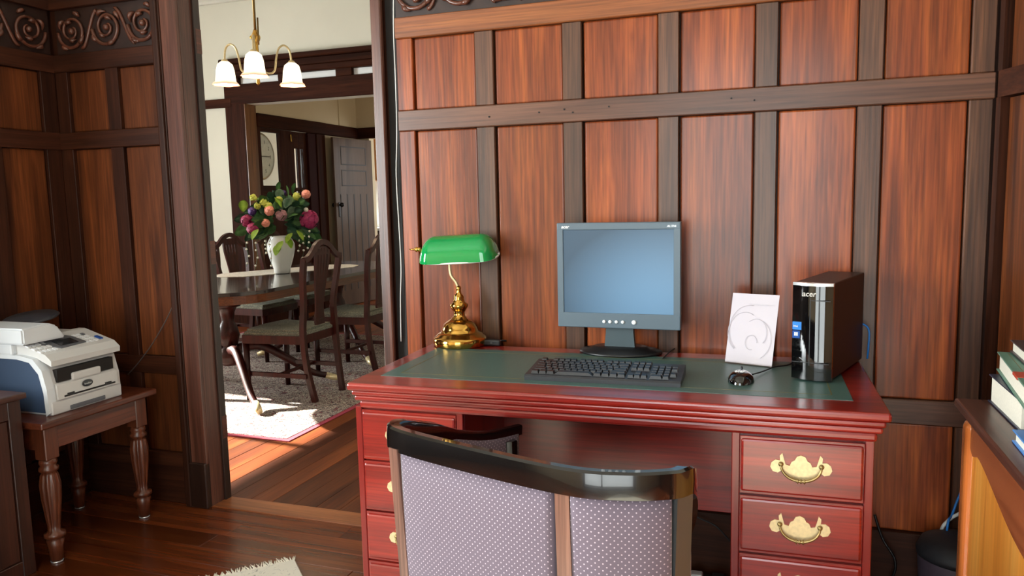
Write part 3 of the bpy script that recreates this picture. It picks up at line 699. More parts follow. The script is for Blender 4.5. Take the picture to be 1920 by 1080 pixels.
# brown boarded door, hinged at the kitchen doorway and swung open along the left wall
dl = thing('panelled_door', 'open brown door with two square panels above long vertical grooves', 'door', (-5.09, 6.42, 0.0), R_(0))
dl.rotation_euler = (0, 0, R_(-97.5))
DW, DH = 0.76, 2.09
MB().box(0, DW, -0.018, 0.018, 0.01, DH, 0.003).build('door_leaf', M['brown_door'], dl)
def recess(x0, x1, z0, z1):
    q = MB(); t = 0.014
    q.box(x0, x1, 0.0181, 0.021, z0, z0+t); q.box(x0, x1, 0.0181, 0.021, z1-t, z1); q.box(x0, x0+t, 0.0181, 0.021, z0+t, z1-t); q.box(x1-t, x1, 0.0181, 0.021, z0+t, z1-t)
    return q
for z0, z1 in ((1.76, 1.99), (1.50, 1.70)):
    recess(0.13, DW-0.13, z0, z1).build('panel_moulding', M['groove'], dl)
for gx in (0.14, 0.27, 0.40, 0.53, 0.66):
    MB().box(gx-0.009, gx+0.009, 0.0181, 0.021, 0.2, 1.40).build('groove', M['groove'], dl)
k = MB(); k.box(DW-0.075, DW-0.045, 0.018, 0.026, 1.12, 1.30, 0.004); k.sphere((DW-0.06, 0.06, 1.27), 0.028); k.tube([(DW-0.06, 0.02, 1.27), (DW-0.06, 0.06, 1.27)], 0.01)
k.sphere((DW-0.06, -0.06, 1.27), 0.028); k.tube([(DW-0.06, -0.02, 1.27), (DW-0.06, -0.06, 1.27)], 0.01)
k.build('door_knob', M['pewter'], dl)
# kitchen pieces seen through the gap
kc = thing('wall_cupboard', 'honey coloured timber cupboard on the kitchen wall, seen past the open door', 'cupboard', (-5.6, 8.0, 1.62))
MB().box(-0.55, 0.55, 0, 0.298, 0, 0.72, 0.004).build('carcass', M['cupboard'], kc)
for k_ in (-1, 1):
    dd = MB().box(min(0, k_*0.54)+0.003, max(0, k_*0.54)-0.003, -0.02, 0, 0.01, 0.71, 0.004).build('door', M['cupboard'], kc)
    MB().sphere((k_*0.06, -0.03, 0.1), 0.014).build('knob', M['brass_dk'], dd)
kb = thing('kitchen_counter', 'white kitchen counter below the timber wall cupboard', 'counter', (-5.6, 7.75, 0))
MB().box(-0.9, 0.9, 0, 0.545, 0.0, 0.86, 0.003).build('carcass', M['brown_door'], kb)
MB().box(-0.92, 0.92, -0.03, 0.545, 0.861, 0.90, 0.005).build('worktop', M['tile_w'], kb)
kt = thing('kettle', 'small dark kettle on the kitchen counter', 'kettle', (-5.45, 7.95, 0.901))
MB().lathe([(0.09, 0), (0.095, 0.03), (0.085, 0.12), (0.05, 0.19), (0.012, 0.2), (0.016, 0.225), (0.0, 0.23)], 20).build('body', M['black'], kt)
MB().tube([(-0.02, 0.0, 0.19), (-0.05, 0, 0.24), (-0.11, 0, 0.22), (-0.115, 0, 0.1), (-0.088, 0, 0.06)], 0.009).build('handle', M['black'], kt)
MB().tube([(0.08, 0, 0.1), (0.12, 0, 0.15), (0.135, 0, 0.17)], [0.02, 0.014, 0.01]).build('spout', M['black'], kt)
# clock
ck = thing('wall_clock', 'large round pale clock seen through the glazed panel of the far hall', 'clock', (-6.88, 6.46, 1.96))
rotY = Matrix.Rotation(R_(90), 4, 'Y')
MB().lathe([(0.30, 0.0), (0.315, 0.01), (0.32, 0.03), (0.30, 0.045), (0.285, 0.035), (0.0, 0.035)], 48, mat=rotY).build('case', M['clockface'], ck)
rim = MB(); rim.lathe([(0.29, 0.036), (0.322, 0.03), (0.325, 0.0), (0.33, 0.0), (0.33, 0.035), (0.30, 0.05)], 48, mat=rotY, caps=False); rim.build('rim', M['brass_dk'], ck)
hd = MB()
hd.box(0.038, 0.042, -0.008, 0.008, -0.03, 0.17, 0.001); hd.box(0.043, 0.047, -0.03, 0.22, -0.006, 0.006, 0.001)
hd.build('hands', M['pewter'], ck)
nums = ['12', '1', '2', '3', '4', '5', '6', '7', '8', '9', '10', '11']
for i_, n_ in enumerate(nums):
    a = R_(90-30*i_)
    text(n_, 0.07, M['pewter'], ck, (0.0365, 0.23*math.cos(a), 0.23*math.sin(a)-0.025), (R_(90), 0, R_(90)), 'numeral', align='CENTER')

# ================================================================== DINING FURNITURE
# table
TX, TY0, TY1, TW = -3.66, 1.22, 3.75, 0.5
tb = thing('dining_table', 'long polished mahogany dining table on splayed pedestal legs', 'table', (TX, 2.5, 0.0062))
def dshape(w, l0, l1, n=14, inset=0):
    pts = []
    e = 0.34
    for k in range(n+1):
        a = PI+PI*k/n; pts.append(((w-inset)*math.cos(a), l0+e+(e-inset)*math.sin(a)))
    for k in range(n+1):
        a = PI*k/n; pts.append(((w-inset)*math.cos(a), l1-e+(e-inset)*math.sin(a)))
    return pts
q = MB(); sh = dshape(TW, TY0-2.5, TY1-2.5); q.prism(sh, 0.720, 0.744)
bmesh.ops.bevel(q.bm, geom=[e for e in q.bm.edges if abs(e.verts[0].co.z-e.verts[1].co.z) < 1e-6], offset=0.006, segments=2, affect='EDGES')
q.build('tabletop', M['table_w'], tb)
q = MB(); q.prism(dshape(TW-0.06, TY0-2.42, TY1-2.58), 0.655, 0.720); q.build('apron', M['apron_w'], tb)
for py in (-0.78, 0.62):
    pd = MB(); pd.lathe([(0.09, 0.60), (0.085, 0.64), (0.05, 0.56), (0.04, 0.50), (0.06, 0.46), (0.075, 0.40), (0.06, 0.34), (0.045, 0.32), (0.08, 0.30), (0.08, 0.22), (0.05, 0.19)][::-1], 20, loc=(0.05, py, 0))
    pd.build('pedestal', M['dchair'], tb)
    for (dx, dy) in ((0.53, -0.42), (-0.55, -0.30), (0.53, 0.42), (-0.55, 0.3)):
        lg = MB(); L_ = math.hypot(dx, dy)
        c = spline([(0.05+dx*t, py+dy*t, z) for t, z in ((0.08, 0.30), (0.3, 0.31), (0.55, 0.21), (0.8, 0.09), (1.0, 0.045))], 5)
        lg.tube(c, [0.036-0.016*i/(len(c)-1) for i in range(len(c))], 10); lo = lg.build('leg', M['dchair'], tb)
        MB().tube([(0.05+dx*0.95, py+dy*0.95, 0.055), (0.05+dx*1.03, py+dy*1.03, 0.034), (0.05+dx*1.1, py+dy*1.1, 0.02)], [0.022, 0.024, 0.018], 10).build('claw_foot', M['brass_old'], lo)
# runner lying askew
ra, rb_ = atz(406, 518, 0.753), atz(664, 496, 0.753)
dr = (rb_-ra).normalized(); pr = Vector((-dr.y, dr.x, 0)); Lr = (rb_-ra).length
rn = MB(); N_ = 30
pts_a, pts_b = [], []
for i_ in range(N_+1):
    t = i_/N_; hw = 0.21*min(1, 6*t+0.35, 6*(1-t)+0.35)+0.006*math.sin(i_*2.2)
    pts_a.append(ra+dr*(Lr*t)+pr*hw); pts_b.append(ra+dr*(Lr*t)-pr*hw)
outline = [(p.x, p.y) for p in pts_a]+[(p.x, p.y) for p in reversed(pts_b)]
rn.prism(outline, 0.7505, 0.7525)
tag(rn.build('table_runner', M['lace']), 'cream patterned lace runner lying along the dark dining table', 'table runner')

# dining chairs (built facing -X at origin: back at x=0, seat towards -x)
def dining_chair(label):
    t = thing('dining_chair', label, 'chair', group='dining chairs around the table')
    hb = 0.20
    for s_ in (-1, 1):
        c = spline([(0.045, s_*0.165, 0.0), (0.01, s_*0.185, 0.22), (-0.005, s_*0.19, 0.45), (0.0, s_*0.175, 0.62), (0.02, s_*0.198, 0.80), (0.045, s_*0.207, 0.945)], 5)
        MB().sweep(c, [(-0.016, -0.017), (0.016, -0.017), (0.016, 0.017), (-0.016, 0.017)], up=Vector((1, 0, 0)), smooth=False).build('rear_leg', M['dchair'], t)
    cr = [(0.045+0.005*abs(y_/hb), y_, z_) for y_, z_ in ((-0.215, 0.935), (-0.17, 0.945), (-0.125, 0.975), (-0.07, 1.02), (0, 1.04), (0.07, 1.02), (0.125, 0.975), (0.17, 0.945), (0.215, 0.935))]
    MB().sweep(spline(cr, 4), [(-0.018, -0.012), (-0.018, 0.012), (0.018, 0.012), (0.018, -0.012)][::-1], up=Vector((1, 0, 0)), smooth=False).build('crest_rail', M['dchair'], t)
    # pierced vase-shaped splat: fan of bars
    sp_ = MB()
    for k in range(-2, 3):
        c = spline([(0.046, k*0.036, 1.0-0.004*k*k), (0.038, k*0.034, 0.9), (0.018, k*0.024, 0.76), (0.004, k*0.016, 0.62), (-0.002, k*0.02, 0.5)], 5)
        sp_.sweep(c, [(-0.014, -0.006), (0.014, -0.006), (0.014, 0.006), (-0.014, 0.006)], up=Vector((1, 0, 0)), smooth=False)
    sp_.box(0.034, 0.05, -0.085, 0.085, 0.955, 1.01); sp_.box(-0.008, 0.008, -0.05, 0.05, 0.49, 0.53)
    sp_.build('splat', M['dchair'], t)
    poly = [(-0.01, -0.20), (-0.01, 0.20), (-0.44, 0.245), (-0.46, 0.20), (-0.465, 0), (-0.46, -0.20), (-0.44, -0.245)]
    MB().prism(poly, 0.385, 0.44).build('seat_frame', M['dchair'], t)
    q = MB(); q.prism([(a*0.97-0.006, b_*0.95) for a, b_ in poly], 0.44, 0.475)
    bmesh.ops.bevel(q.bm, geom=[e for e in q.bm.edges if e.verts[0].co.z > 0.47 and e.verts[1].co.z > 0.47], offset=0.018, segments=3, affect='EDGES')
    q.build('seat_pad', M['seatpad'], t)
    for s_ in (-1, 1):
        MB().tube([(-0.435, s_*0.215, 0.0), (-0.435, s_*0.218, 0.39)], [0.021, 0.030], 4).build('front_leg', M['dchair'], t)
        MB().box(-0.43, 0.015, s_*0.2-0.009, s_*0.2+0.009, 0.16, 0.19, 0.002).build('stretcher', M['dchair'], t)
    MB().box(-0.215, -0.195, -0.19, 0.19, 0.165, 0.185, 0.002).build('stretcher', M['dchair'], t)
    return t
ch = dining_chair('dark mahogany dining chair with pierced splat, nearest on the right side of the table')
ch.location = (-2.91, 1.78, 0.0062)
clone(ch, (-2.90, 2.58, 0.0062), R_(0), 'dark mahogany dining chair half hidden by the right door casing')
clone(ch, (-4.43, 2.84, 0.0062), R_(180), 'dark mahogany dining chair against the white wall, left of the flower vase')
clone(ch, (-4.45, 3.45, 0.0062), R_(180), 'dark mahogany dining chair behind the hanging greenery of the white vase')
clone(ch, (-5.02, 3.12, 0.0062), R_(172), 'dark mahogany dining chair farthest left, partly hidden by the left door jamb')

# dining rug
rg = thing('persian_rug', 'patterned dark and cream rug with crimson edge under the dining table', 'rug', (-3.9, 2.5, 0))
MB().box(-1.3, 1.358, -1.635, 1.5, 0.0, 0.004).build('binding', M['rugedge'], rg)
MB().box(-1.26, 1.322, -1.60, 1.46, 0.004, 0.006).build('pile', M['rug'], rg)

# vase and flowers
vp = atz(530, 508, 0.7525); vp = Vector((vp.x+0.12, vp.y-0.17, 0.7528))
vs = thing('vase', 'tall white ceramic vase standing on the table runner', 'vase', vp)
prof = [(0.055, 0), (0.062, 0.006), (0.066, 0.04), (0.092, 0.12), (0.108, 0.19), (0.106, 0.235), (0.088, 0.27), (0.078, 0.285), (0.084, 0.295), (0.076, 0.292), (0.06, 0.26)]
MB().lathe(prof, 32).build('body', M['vase'], vs)
def px_on(px, py, off=0.0):
    """point on the vertical plane through the bouquet, facing the camera, moved 'off' toward the camera"""
    n = (CAM-vp); n.z = 0; n.normalize(); d = ray(px, py); base = vp+n*off
    t = (base-CAM).dot(n)/d.dot(n); return CAM+d*t
bq = thing('flower_bouquet', 'full bouquet of roses, hydrangea and trailing greenery in white vase', 'flowers', vp+Vector((0, 0, 0.27)))
org = vp+Vector((0, 0, 0.27))
def rose(px, py, r, mat, off=0.06, name='rose'):
    c = px_on(px, py, off)-org; q = MB()
    q.sphere(c, r*0.55, 10, 7)
    n = (CAM-vp).normalized(); sx = n.cross(Vector((0, 0, 1))).normalized(); sy = sx.cross(n)
    for ring, k_, rr in ((0, 5, 0.55), (1, 7, 0.85)):
        for j in range(k_):
            a = 2*PI*j/k_+ring*0.5; dd = sx*math.cos(a)+sy*math.sin(a)
            p = c+dd*(r*rr*0.85)+n*(r*(0.5-0.55*ring))
            m_ = Matrix.Translation(p) @ (n*0.7+dd*0.7).to_track_quat('Z', 'Y').to_matrix().to_4x4() @ Matrix.Diagonal((1, 1, 0.22, 1))
            t = bmesh.new(); bmesh.ops.create_uvsphere(t, u_segments=8, v_segments=5, radius=r*0.58, matrix=m_)
            for f in t.faces: f.smooth = True
            q.join(t)
    return q.build(name, mat, bq)
def hydrangea(px, py, R0, mat, n_, off=0.05, name='hydrangea'):
    c = px_on(px, py, off)-org; q = MB()
    for j in range(n_):
        d = Vector((random.gauss(0, 1), random.gauss(0, 1), random.gauss(0, 1))).normalized()
        p = c+d*R0*random.uniform(0.75, 1)
        for kk in range(4):
            ax = d.orthogonal().normalized(); ax.rotate(Matrix.Rotation(kk*PI/2+j, 3, d))
            pc = p+ax*0.013
            m_ = Matrix.Translation(pc) @ (d+ax*0.2).to_track_quat('Z', 'Y').to_matrix().to_4x4() @ Matrix.Diagonal((1, 1, 0.2, 1))
            t = bmesh.new(); bmesh.ops.create_icosphere(t, subdivisions=1, radius=0.0165, matrix=m_); q.join(t)
    return q.build(name, mat, bq)
def leaf(c, d, L_, W_, mat, droop=0.25, face=None):
    q = MB(); d = d.normalized(); side = d.cross(face if face is not None else Vector((0.1, 0.05, 1))).normalized(); nrm = side.cross(d)
    prev = None
    for i_ in range(7):
        t = i_/6; wd = W_*math.sin(PI*min(1, t*0.93+0.03))**0.8; p = c+d*(L_*t)-Vector((0, 0, droop*L_*t*t))
        l, m2, r2 = q.bm.verts.new(p-side*wd+nrm*wd*0.25), q.bm.verts.new(p), q.bm.verts.new(p+side*wd+nrm*wd*0.25)
        if prev:
            for f in (q.bm.faces.new((prev[0], prev[1], m2, l)), q.bm.faces.new((prev[1], prev[2], r2, m2))): f.smooth = True
        prev = (l, m2, r2)
    bmesh.ops.solidify(q.bm, geom=q.bm.faces[:], thickness=0.0012)
    return q.build('leaf', mat, bq)
for px, py, r, m in ((505, 395, 0.036, 'fl_pink'), (498, 418, 0.030, 'fl_pink'), (574, 364, 0.032, 'fl_pink'), (574, 393, 0.016, 'fl_white')):
    rose(px, py, r, M[m], 0.12)
for px, py, r in ((495, 380, 0.034), (503, 387, 0.034), (557, 368, 0.034), (523, 375, 0.024), (475, 371, 0.022), (483, 386, 0.018)):
    hydrangea(px, py, r*0.75, M['fl_lime'], 9, 0.08, 'lime_bloom')
rose(473, 396, 0.030, M['fl_purp'], 0.08, 'purple_bloom'); rose(531, 362, 0.022, M['fl_purp'], 0.0, 'purple_bloom')
hydrangea(579, 412, 0.075, M['fl_mag'], 70); hydrangea(463, 414, 0.045, M['fl_mag'], 20); hydrangea(474, 430, 0.045, M['fl_mag'], 20, 0.09)
hydrangea(527, 404, 0.045, M['fl_dust'], 22, 0.1)
n_cam = (CAM-vp); n_cam.z = 0; n_cam.normalize(); s_cam = Vector((0, 0, 1)).cross(n_cam)
for j in range(135):
    a = random.uniform(-0.25*PI, 1.25*PI); rad = random.uniform(0.03, 0.24)
    c = Vector((0, 0, 0.12))+s_cam*(rad*math.cos(a)*1.05)+Vector((0, 0, 1))*(rad*0.80*math.sin(a))+n_cam*random.uniform(-0.14, 0.10)
    d = s_cam*math.cos(a)+Vector((0, 0, 1))*(0.75*math.sin(a))+n_cam*random.uniform(-0.3, 0.7)
    m = M[random.choices(['leaf', 'leaf_dk', 'leaf_lt'], (5, 4, 1))[0]]
    L_ = random.uniform(0.075, 0.125); leaf(c, d, L_, L_*random.uniform(0.28, 0.40), m, face=(n_cam+Vector((random.uniform(-.7, .7), random.uniform(-.7, .7), random.uniform(-.2, .9)))))
for px, py in ((530, 452), (537, 445), (548, 437), (524, 458), (556, 432), (484, 430), (457, 375), (515, 370)):
    c = px_on(px, py, 0.15)-org; leaf(c, s_cam*random.uniform(-1, 1)-Vector((0, 0, 0.9))+n_cam*0.5, 0.08, 0.035, M['leaf_lt'])
for px, py in ((548, 352), (528, 360), (540, 357), (520, 350)):
    c = px_on(px, py, 0.0)-org; leaf(c-Vector((0, 0, 0.05)), Vector((random.uniform(-.4, .4), 0, 1)), 0.12, 0.02, M['leaf'])
# trailing sprays with buds
for px, py0, py1 in ((463, 452, 500), (481, 452, 505), (505, 455, 505), (568, 440, 490), (577, 432, 470), (498, 450, 478), (560, 440, 475)):
    a = px_on(520+(px-520)*0.4, 440, 0.08)-org; b_ = px_on(px, py0, 0.12)-org; c = px_on(px+random.uniform(-3, 3), py1, 0.12)-org
    cp = spline([a, b_, (b_+c)/2+s_cam*0.01, c], 6)
    sp_ = MB().tube(cp, 0.0022, 5).build('trailing_spray', M['stem'], bq)
    q = MB()
    for k_ in range(7, len(cp), 3): q.sphere(cp[k_]+Vector((random.uniform(-.01, .01), 0, 0)), 0.009, 7, 5)
    q.build('bud', M['fl_white'], sp_)

# chandelier
cc = Vector((-3.64, 2.25, 0)); ZB = 2.20
cd = thing('chandelier', 'brass three arm pendant light with glowing tulip glass shades', 'ceiling light', (cc.x, cc.y, 3.46))
ZO = ZB-3.46
MB().tube([(0, 0, 0.0), (0, 0, ZO+0.35)], 0.010, 10).build('rod', M['brass_dk'], cd)
MB().lathe([(0.06, 0.0), (0.06, -0.02), (0.03, -0.05), (0.0, -0.06)][::-1], 20).build('ceiling_rose', M['brass_dk'], cd)
q = MB(); q.lathe([(0.0, -0.035), (0.014, -0.02), (0.012, 0.01), (0.035, 0.045), (0.045, 0.075), (0.028, 0.095), (0.018, 0.12), (0.016, 0.26), (0.03, 0.29), (0.035, 0.31), (0.022, 0.335), (0.014, 0.36)], 20, loc=(0, 0, ZO))
q.sphere((-0.035, 0, ZO+0.31), 0.014, 8, 6); q.build('body', M['brass'], cd)
MB().tube([(0.03, -0.01, ZO+0.25), (0.035, -0.012, ZO+0.44)], 0.006, 8).build('finial', M['brass_dk'], cd)
base_a = math.atan2(CAM.y-cc.y, CAM.x-cc.x)+R_(-4)
for k_ in range(3):
    a = base_a+k_*2*PI/3; ux, uy = math.cos(a), math.sin(a)
    c = spline([(ux*r_, uy*r_, ZO+z_) for r_, z_ in ((0.03, 0.075), (0.09, 0.058), (0.135, 0.085), (0.152, 0.17), (0.175, 0.245), (0.22, 0.275), (0.262, 0.245), (0.275, 0.165))], 6)
    ar = MB().tube(c, 0.0075, 8).build('arm', M['brass_old'], cd)
    MB().lathe([(0.0, 0.175), (0.02, 0.168), (0.028, 0.152), (0.026, 0.148)][::-1], 16, loc=(ux*0.275, uy*0.275, ZO)).build('shade_cap', M['brass_old'], ar)
    q = MB()
    fl = lambda a_, z_: 1+(0.10*math.cos(6*a_) if z_ < -0.150 else 0)
    q.lathe([(0.094, -0.168), (0.086, -0.155), (0.074, -0.145), (0.070, -0.11), (0.065, -0.06), (0.054, -0.02), (0.030, 0.0), (0.022, 0.0), (0.050, -0.022), (0.061, -0.06), (0.066, -0.11), (0.070, -0.142), (0.082, -0.153)], 36, flute=fl, caps=False)
    q.bm.faces.ensure_lookup_table()
    q.build('glass_shade', M['shade'], cd, loc=(ux*0.275, uy*0.275, ZO+0.153))
    pl = bpy.data.lights.new('bulb_light', 'POINT'); pl.energy = 6; pl.color = (1.0, 0.80, 0.55); pl.shadow_soft_size = 0.03
    po = bpy.data.objects.new('bulb_light', pl); col.objects.link(po); po.location = cc+Vector((ux*0.275, uy*0.275, ZB+0.01))

# ================================================================== DESK
HZ = 0.78
dFL, dFR = atz(648, 718, HZ), atz(1674, 777, HZ)
DA = math.atan2(dFR.y-dFL.y, dFR.x-dFL.x); DWID = (dFR-dFL).length; DD = 0.63
dk = thing('pedestal_desk', 'red mahogany pedestal desk with green leather top against panelled wall', 'desk', (dFL.x, dFL.y, 0), DA)
def desk_w(x, y, z): return Vector((dFL.x+x*math.cos(DA)-y*math.sin(DA), dFL.y+x*math.sin(DA)+y*math.cos(DA), z))
def desk_l(p):
    d = Vector(p)-Vector((dFL.x, dFL.y, 0)); return Vector((d.x*math.cos(DA)+d.y*math.sin(DA), -d.x*math.sin(DA)+d.y*math.cos(DA), p[2]))
q = MB()
q.box(0, DWID, 0, DD, 0.757, HZ, 0.008, 3)
q.box(0.010, DWID-0.010, 0.010, DD-0.005, 0.741, 0.757, 0.006, 3)
q.box(0.004, DWID-0.004, 0.016, DD-0.005, 0.728, 0.741, 0.004, 2) if False else q.box(0.016, DWID-0.016, 0.016, DD-0.005, 0.724, 0.741, 0.006, 3)
q.box(0.026, DWID-0.026, 0.026, DD-0.01, 0.700, 0.724, 0.008, 2)
q.build('desktop', M['mahog'], dk)
lFL, lFR, lBL = desk_l(atz(717, 703, HZ)), desk_l(atz(1601, 754, HZ)), desk_l(atz(845, 645, HZ))
lx0, lx1, ly0, ly1 = lFL.x, lFR.x, (lFL.y+lFR.y)/2, DD-0.085
MB().box(lx0, lx1, ly0, ly1, HZ-0.003, HZ+0.0012, 0.0005).build('leather_inset', M['leather'], dk)
q = MB(); e_ = 0.045
for a, c, d, f in ((lx0+e_, lx1-e_, ly0+e_, ly0+e_+0.003), (lx0+e_, lx1-e_, ly1-e_-0.003, ly1-e_), (lx0+e_, lx0+e_+0.003, ly0+e_, ly1-e_), (lx1-e_-0.003, lx1-e_, ly0+e_, ly1-e_)):
    q.box(a, c, d, f, HZ+0.0010, HZ+0.0015)
q.build('gold_tooling', M['gold'], dk)
def handle(parent, x, z, y):
    pl_ = [(0, 0.030), (0.010, 0.026), (0.015, 0.016), (0.022, 0.012), (0.026, 0.002), (0.036, 0.004), (0.040, 0.018), (0.044, 0.033), (0.050, 0.026), (0.049, 0.014), (0.060, 0.015), (0.069, 0.008), (0.072, -0.004), (0.066, -0.015), (0.054, -0.018), (0.046, -0.012), (0.038, -0.024), (0.022, -0.034), (0.008, -0.038)]
    poly = pl_+[(-a, b_) for a, b_ in reversed(pl_[1:])]
    q = MB(); q.prism(poly, 0, 0.003, lambda a, b_, d: (x+a, y-d, z+b_))
    pl2 = q.build('handle', M['brass_old'], parent)
    q = MB(); q.tube([(x+0.047*math.cos(t), y-0.011-0.004*math.sin(-t), z+0.004+0.036*math.sin(t)) for t in [-PI*i_/16 for i_ in range(17)]], [0.0026+0.0014*math.sin(PI*i_/16) for i_ in range(17)], 8)
    for sx in (-0.008, 0, 0.008): q.sphere((x+sx, y-0.015, z-0.032), 0.0056, 8, 6, (0.5, 1, 1.2))
    for s_ in (-1, 1): q.sphere((x+s_*0.047, y-0.006, z+0.005), 0.0065, 8, 6)
    q.build('bail', M['bail'], pl2)
    return pl2
PX = [(0.032, 0.368), (1.108, 1.408)]
pl_in = [desk_l(aty(678, 770, -0.62)).x, desk_l(aty(874, 790, -0.62)).x, desk_l(aty(1372, 830, -0.62)).x, desk_l(aty(1640, 850, -0.62)).x]
PX = [(pl_in[0], pl_in[1]), (pl_in[2], pl_in[3])]
for a, c in PX:
    q = MB(); q.box(a, c, 0.05, DD-0.03, 0.02, 0.702, 0.003); q.box(a-0.008, c+0.008, 0.042, DD-0.025, 0.0, 0.055, 0.004)
    pdt = q.build('pedestal', M['mahog_z'], dk)
    q = MB(); q.box(a, a+0.02, 0.036, 0.05, 0.055, 0.702, 0.002); q.box(c-0.02, c, 0.036, 0.05, 0.055, 0.702, 0.002)
    q.build('stile', M['mahog_z'], dk)
    for z0 in (0.543, 0.387, 0.231, 0.075):
        q = MB(); q.box(a+0.023, c-0.023, 0.030, 0.05, z0+0.006, z0+0.144, 0.006, 2)
        q.box(a+0.021, c-0.021, 0.036, 0.05, z0-0.0, z0+0.150, 0.001)
        dr_ = q.build('drawer', M['mahog'], dk)
        handle(dr_, (a+c)/2, z0+0.082, 0.030)
MB().box(PX[0][1]-0.01, PX[1][0]+0.01, 0.40, 0.42, 0.335, 0.702, 0.002).build('modesty_panel', M['mahog'], dk)

DT = HZ+0.0014
# ---- banker's lamp
lp = atz(869, 643, DT); lp = Vector((lp.x, lp.y-0.03, DT))
bl = thing('bankers_lamp', 'brass desk lamp with green glass shade at left end of desk', 'lamp', lp)
MB().lathe([(0.0, 0), (0.094, 0.0), (0.096, 0.004), (0.097, 0.024), (0.093, 0.031), (0.087, 0.034), (0.079, 0.043), (0.071, 0.047), (0.066, 0.050), (0.063, 0.062), (0.055, 0.078), (0.040, 0.090), (0.029, 0.095), (0.027, 0.101), (0.021, 0.104), (0.020, 0.12), (0.026, 0.128), (0.032, 0.138), (0.034, 0.146), (0.022, 0.156), (0.018, 0.168), (0.019, 0.176), (0.010, 0.186), (0.008, 0.20), (0.010, 0.206), (0.006, 0.214)], 40).build('base', M['brass'], bl)
st = spline([(0, 0, 0.20), (-0.008, -0.002, 0.226), (-0.026, -0.004, 0.252), (-0.030, -0.004, 0.29), (-0.026, -0.002, 0.335), (-0.024, 0, 0.375)], 6)
MB().tube(st, 0.0052, 10).build('stem', M['brass_old'], bl)
# shade: swept half-tunnel with rounded ends; long axis local x
def shade_surface(scale_in, q, n_x=40, n_a=18):
    Lh, Rr, Hh = 0.137*scale_in, 0.072*scale_in, 0.080*scale_in
    rows = []
    for i_ in range(n_x+1):
        u = -1+2*i_/n_x; au = abs(u)
        k_ = 1.0 if au < 0.55 else max(0.02, (1-((au-0.55)/0.45)**2.6))**0.5
        yf = 1.0 if au < 0.6 else max(0.02, 1-((au-0.6)/0.4)**3.2)**0.5
        row = []
        for j in range(n_a+1):
            a = PI*j/n_a
            flare = 1.0+0.10*(1-math.sin(a))
            yv = -Rr*math.cos(a)*flare*yf; zv = Hh*(math.sin(a)**0.8)*k_
            row.append(q.bm.verts.new((u*Lh*(1.0+0.05*(1-math.sin(a))*au), yv, zv)))
        rows.append(row)
    for i_ in range(n_x):
        for j in range(n_a):
            f = q.bm.faces.new((rows[i_][j], rows[i_+1][j], rows[i_+1][j+1], rows[i_][j+1])); f.smooth = True; f.material_index = q.mi
q = MB(); shade_surface(1.0, q); 
shd = q.build('shade', M['green'], bl, loc=(0.010, -0.005, 0.318), rot=(R_(12), R_(-2.5), R_(8)), recalc=False)
q = MB(); shade_surface(0.97, q); q.build('shade_lining', M['opal'], shd, loc=(0, 0, 0.0012), recalc=False)
q = MB(); ring_ = [(0.1405*math.copysign(abs(math.cos(t))**0.55, math.cos(t)), 0.0755*math.copysign(abs(math.sin(t))**0.8, math.sin(t)), 0.0) for t in [2*PI*i_/48 for i_ in range(49)]]
q.tube(ring_, 0.0048, 8); q.build('shade_rim', M['opal'], shd)
q = MB(); q.tube([(-0.139, 0, 0.036), (-0.152, 0, 0.036)], 0.006); q.sphere((-0.155, 0, 0.036), 0.0095, 10, 8); q.sphere((-0.146, 0, 0.036), 0.008, 10, 8); q.tube([(-0.16, 0, 0.036), (-0.182, 0, 0.037)], [0.004, 0.0025])
q.build('finial', M['brass'], shd)
MB().tube([(0, 0.088, 0.012), (0.05, 0.10, 0.008), (0.10, 0.075, 0.006), (0.15, 0.075, 0.006)], 0.0035, 8).build('cord', M['cable_k'], bl)
sw = atz(955, 631, DT)
csw = thing('cord_switch', 'small black inline cord switch at the back of the desk', 'switch', (sw.x, min(sw.y, -0.065), DT), DA)
MB().box(-0.032, 0.032, -0.012, 0.012, 0, 0.022, 0.006, 2).build('body', M['black'], csw)
MB().box(-0.006, 0.006, -0.0135, -0.0115, 0.006, 0.016, 0.001).build('rocker', M['case_gr'], csw)

# ---- monitor
MY = -0.125
m00, m10, m11, m01 = aty(1048, 418, MY), aty(1278, 416, MY), aty(1274, 620, MY), aty(1042, 612, MY)
mx0 = (m00.x+m01.x)/2; mx1 = (m10.x+m11.x)/2; mz0 = (m01.z+m11.z)/2; mz1 = (m00.z+m10.z)/2
mcx = (mx0+mx1)/2; mw, mh = mx1-mx0, mz1-mz0
mn = thing('computer_monitor', 'grey flat computer monitor with pale blue screen on the desk', 'monitor', (mcx, MY, DT))
Z0 = mz0-DT; Z1 = mz1-DT
bw = 0.022; bb = 0.050; bt = 0.024
q = MB(); h = mw/2
q.box(-h, h, 0, 0.035, Z0, Z0+bb, 0.003, 2); q.box(-h, h, 0, 0.035, Z1-bt, Z1, 0.003, 2); q.box(-h, -h+bw, 0.0002, 0.035, Z0+bb-0.004, Z1-bt+0.004, 0.002); q.box(h-bw, h, 0.0002, 0.035, Z0+bb-0.004, Z1-bt+0.004, 0.002)
q.build('bezel', M['bezel'], mn)
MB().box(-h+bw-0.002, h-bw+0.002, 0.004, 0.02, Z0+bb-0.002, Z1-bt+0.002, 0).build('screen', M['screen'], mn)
q = MB(); q.box(-h+0.004, h-0.004, 0.03, 0.045, Z0+0.004, Z1-0.004, 0.004, 2); q.box(-h*0.7, h*0.7, 0.04, 0.07, Z0+0.03, Z1-0.05, 0.012, 2); q.build('rear_shell', M['black'], mn)
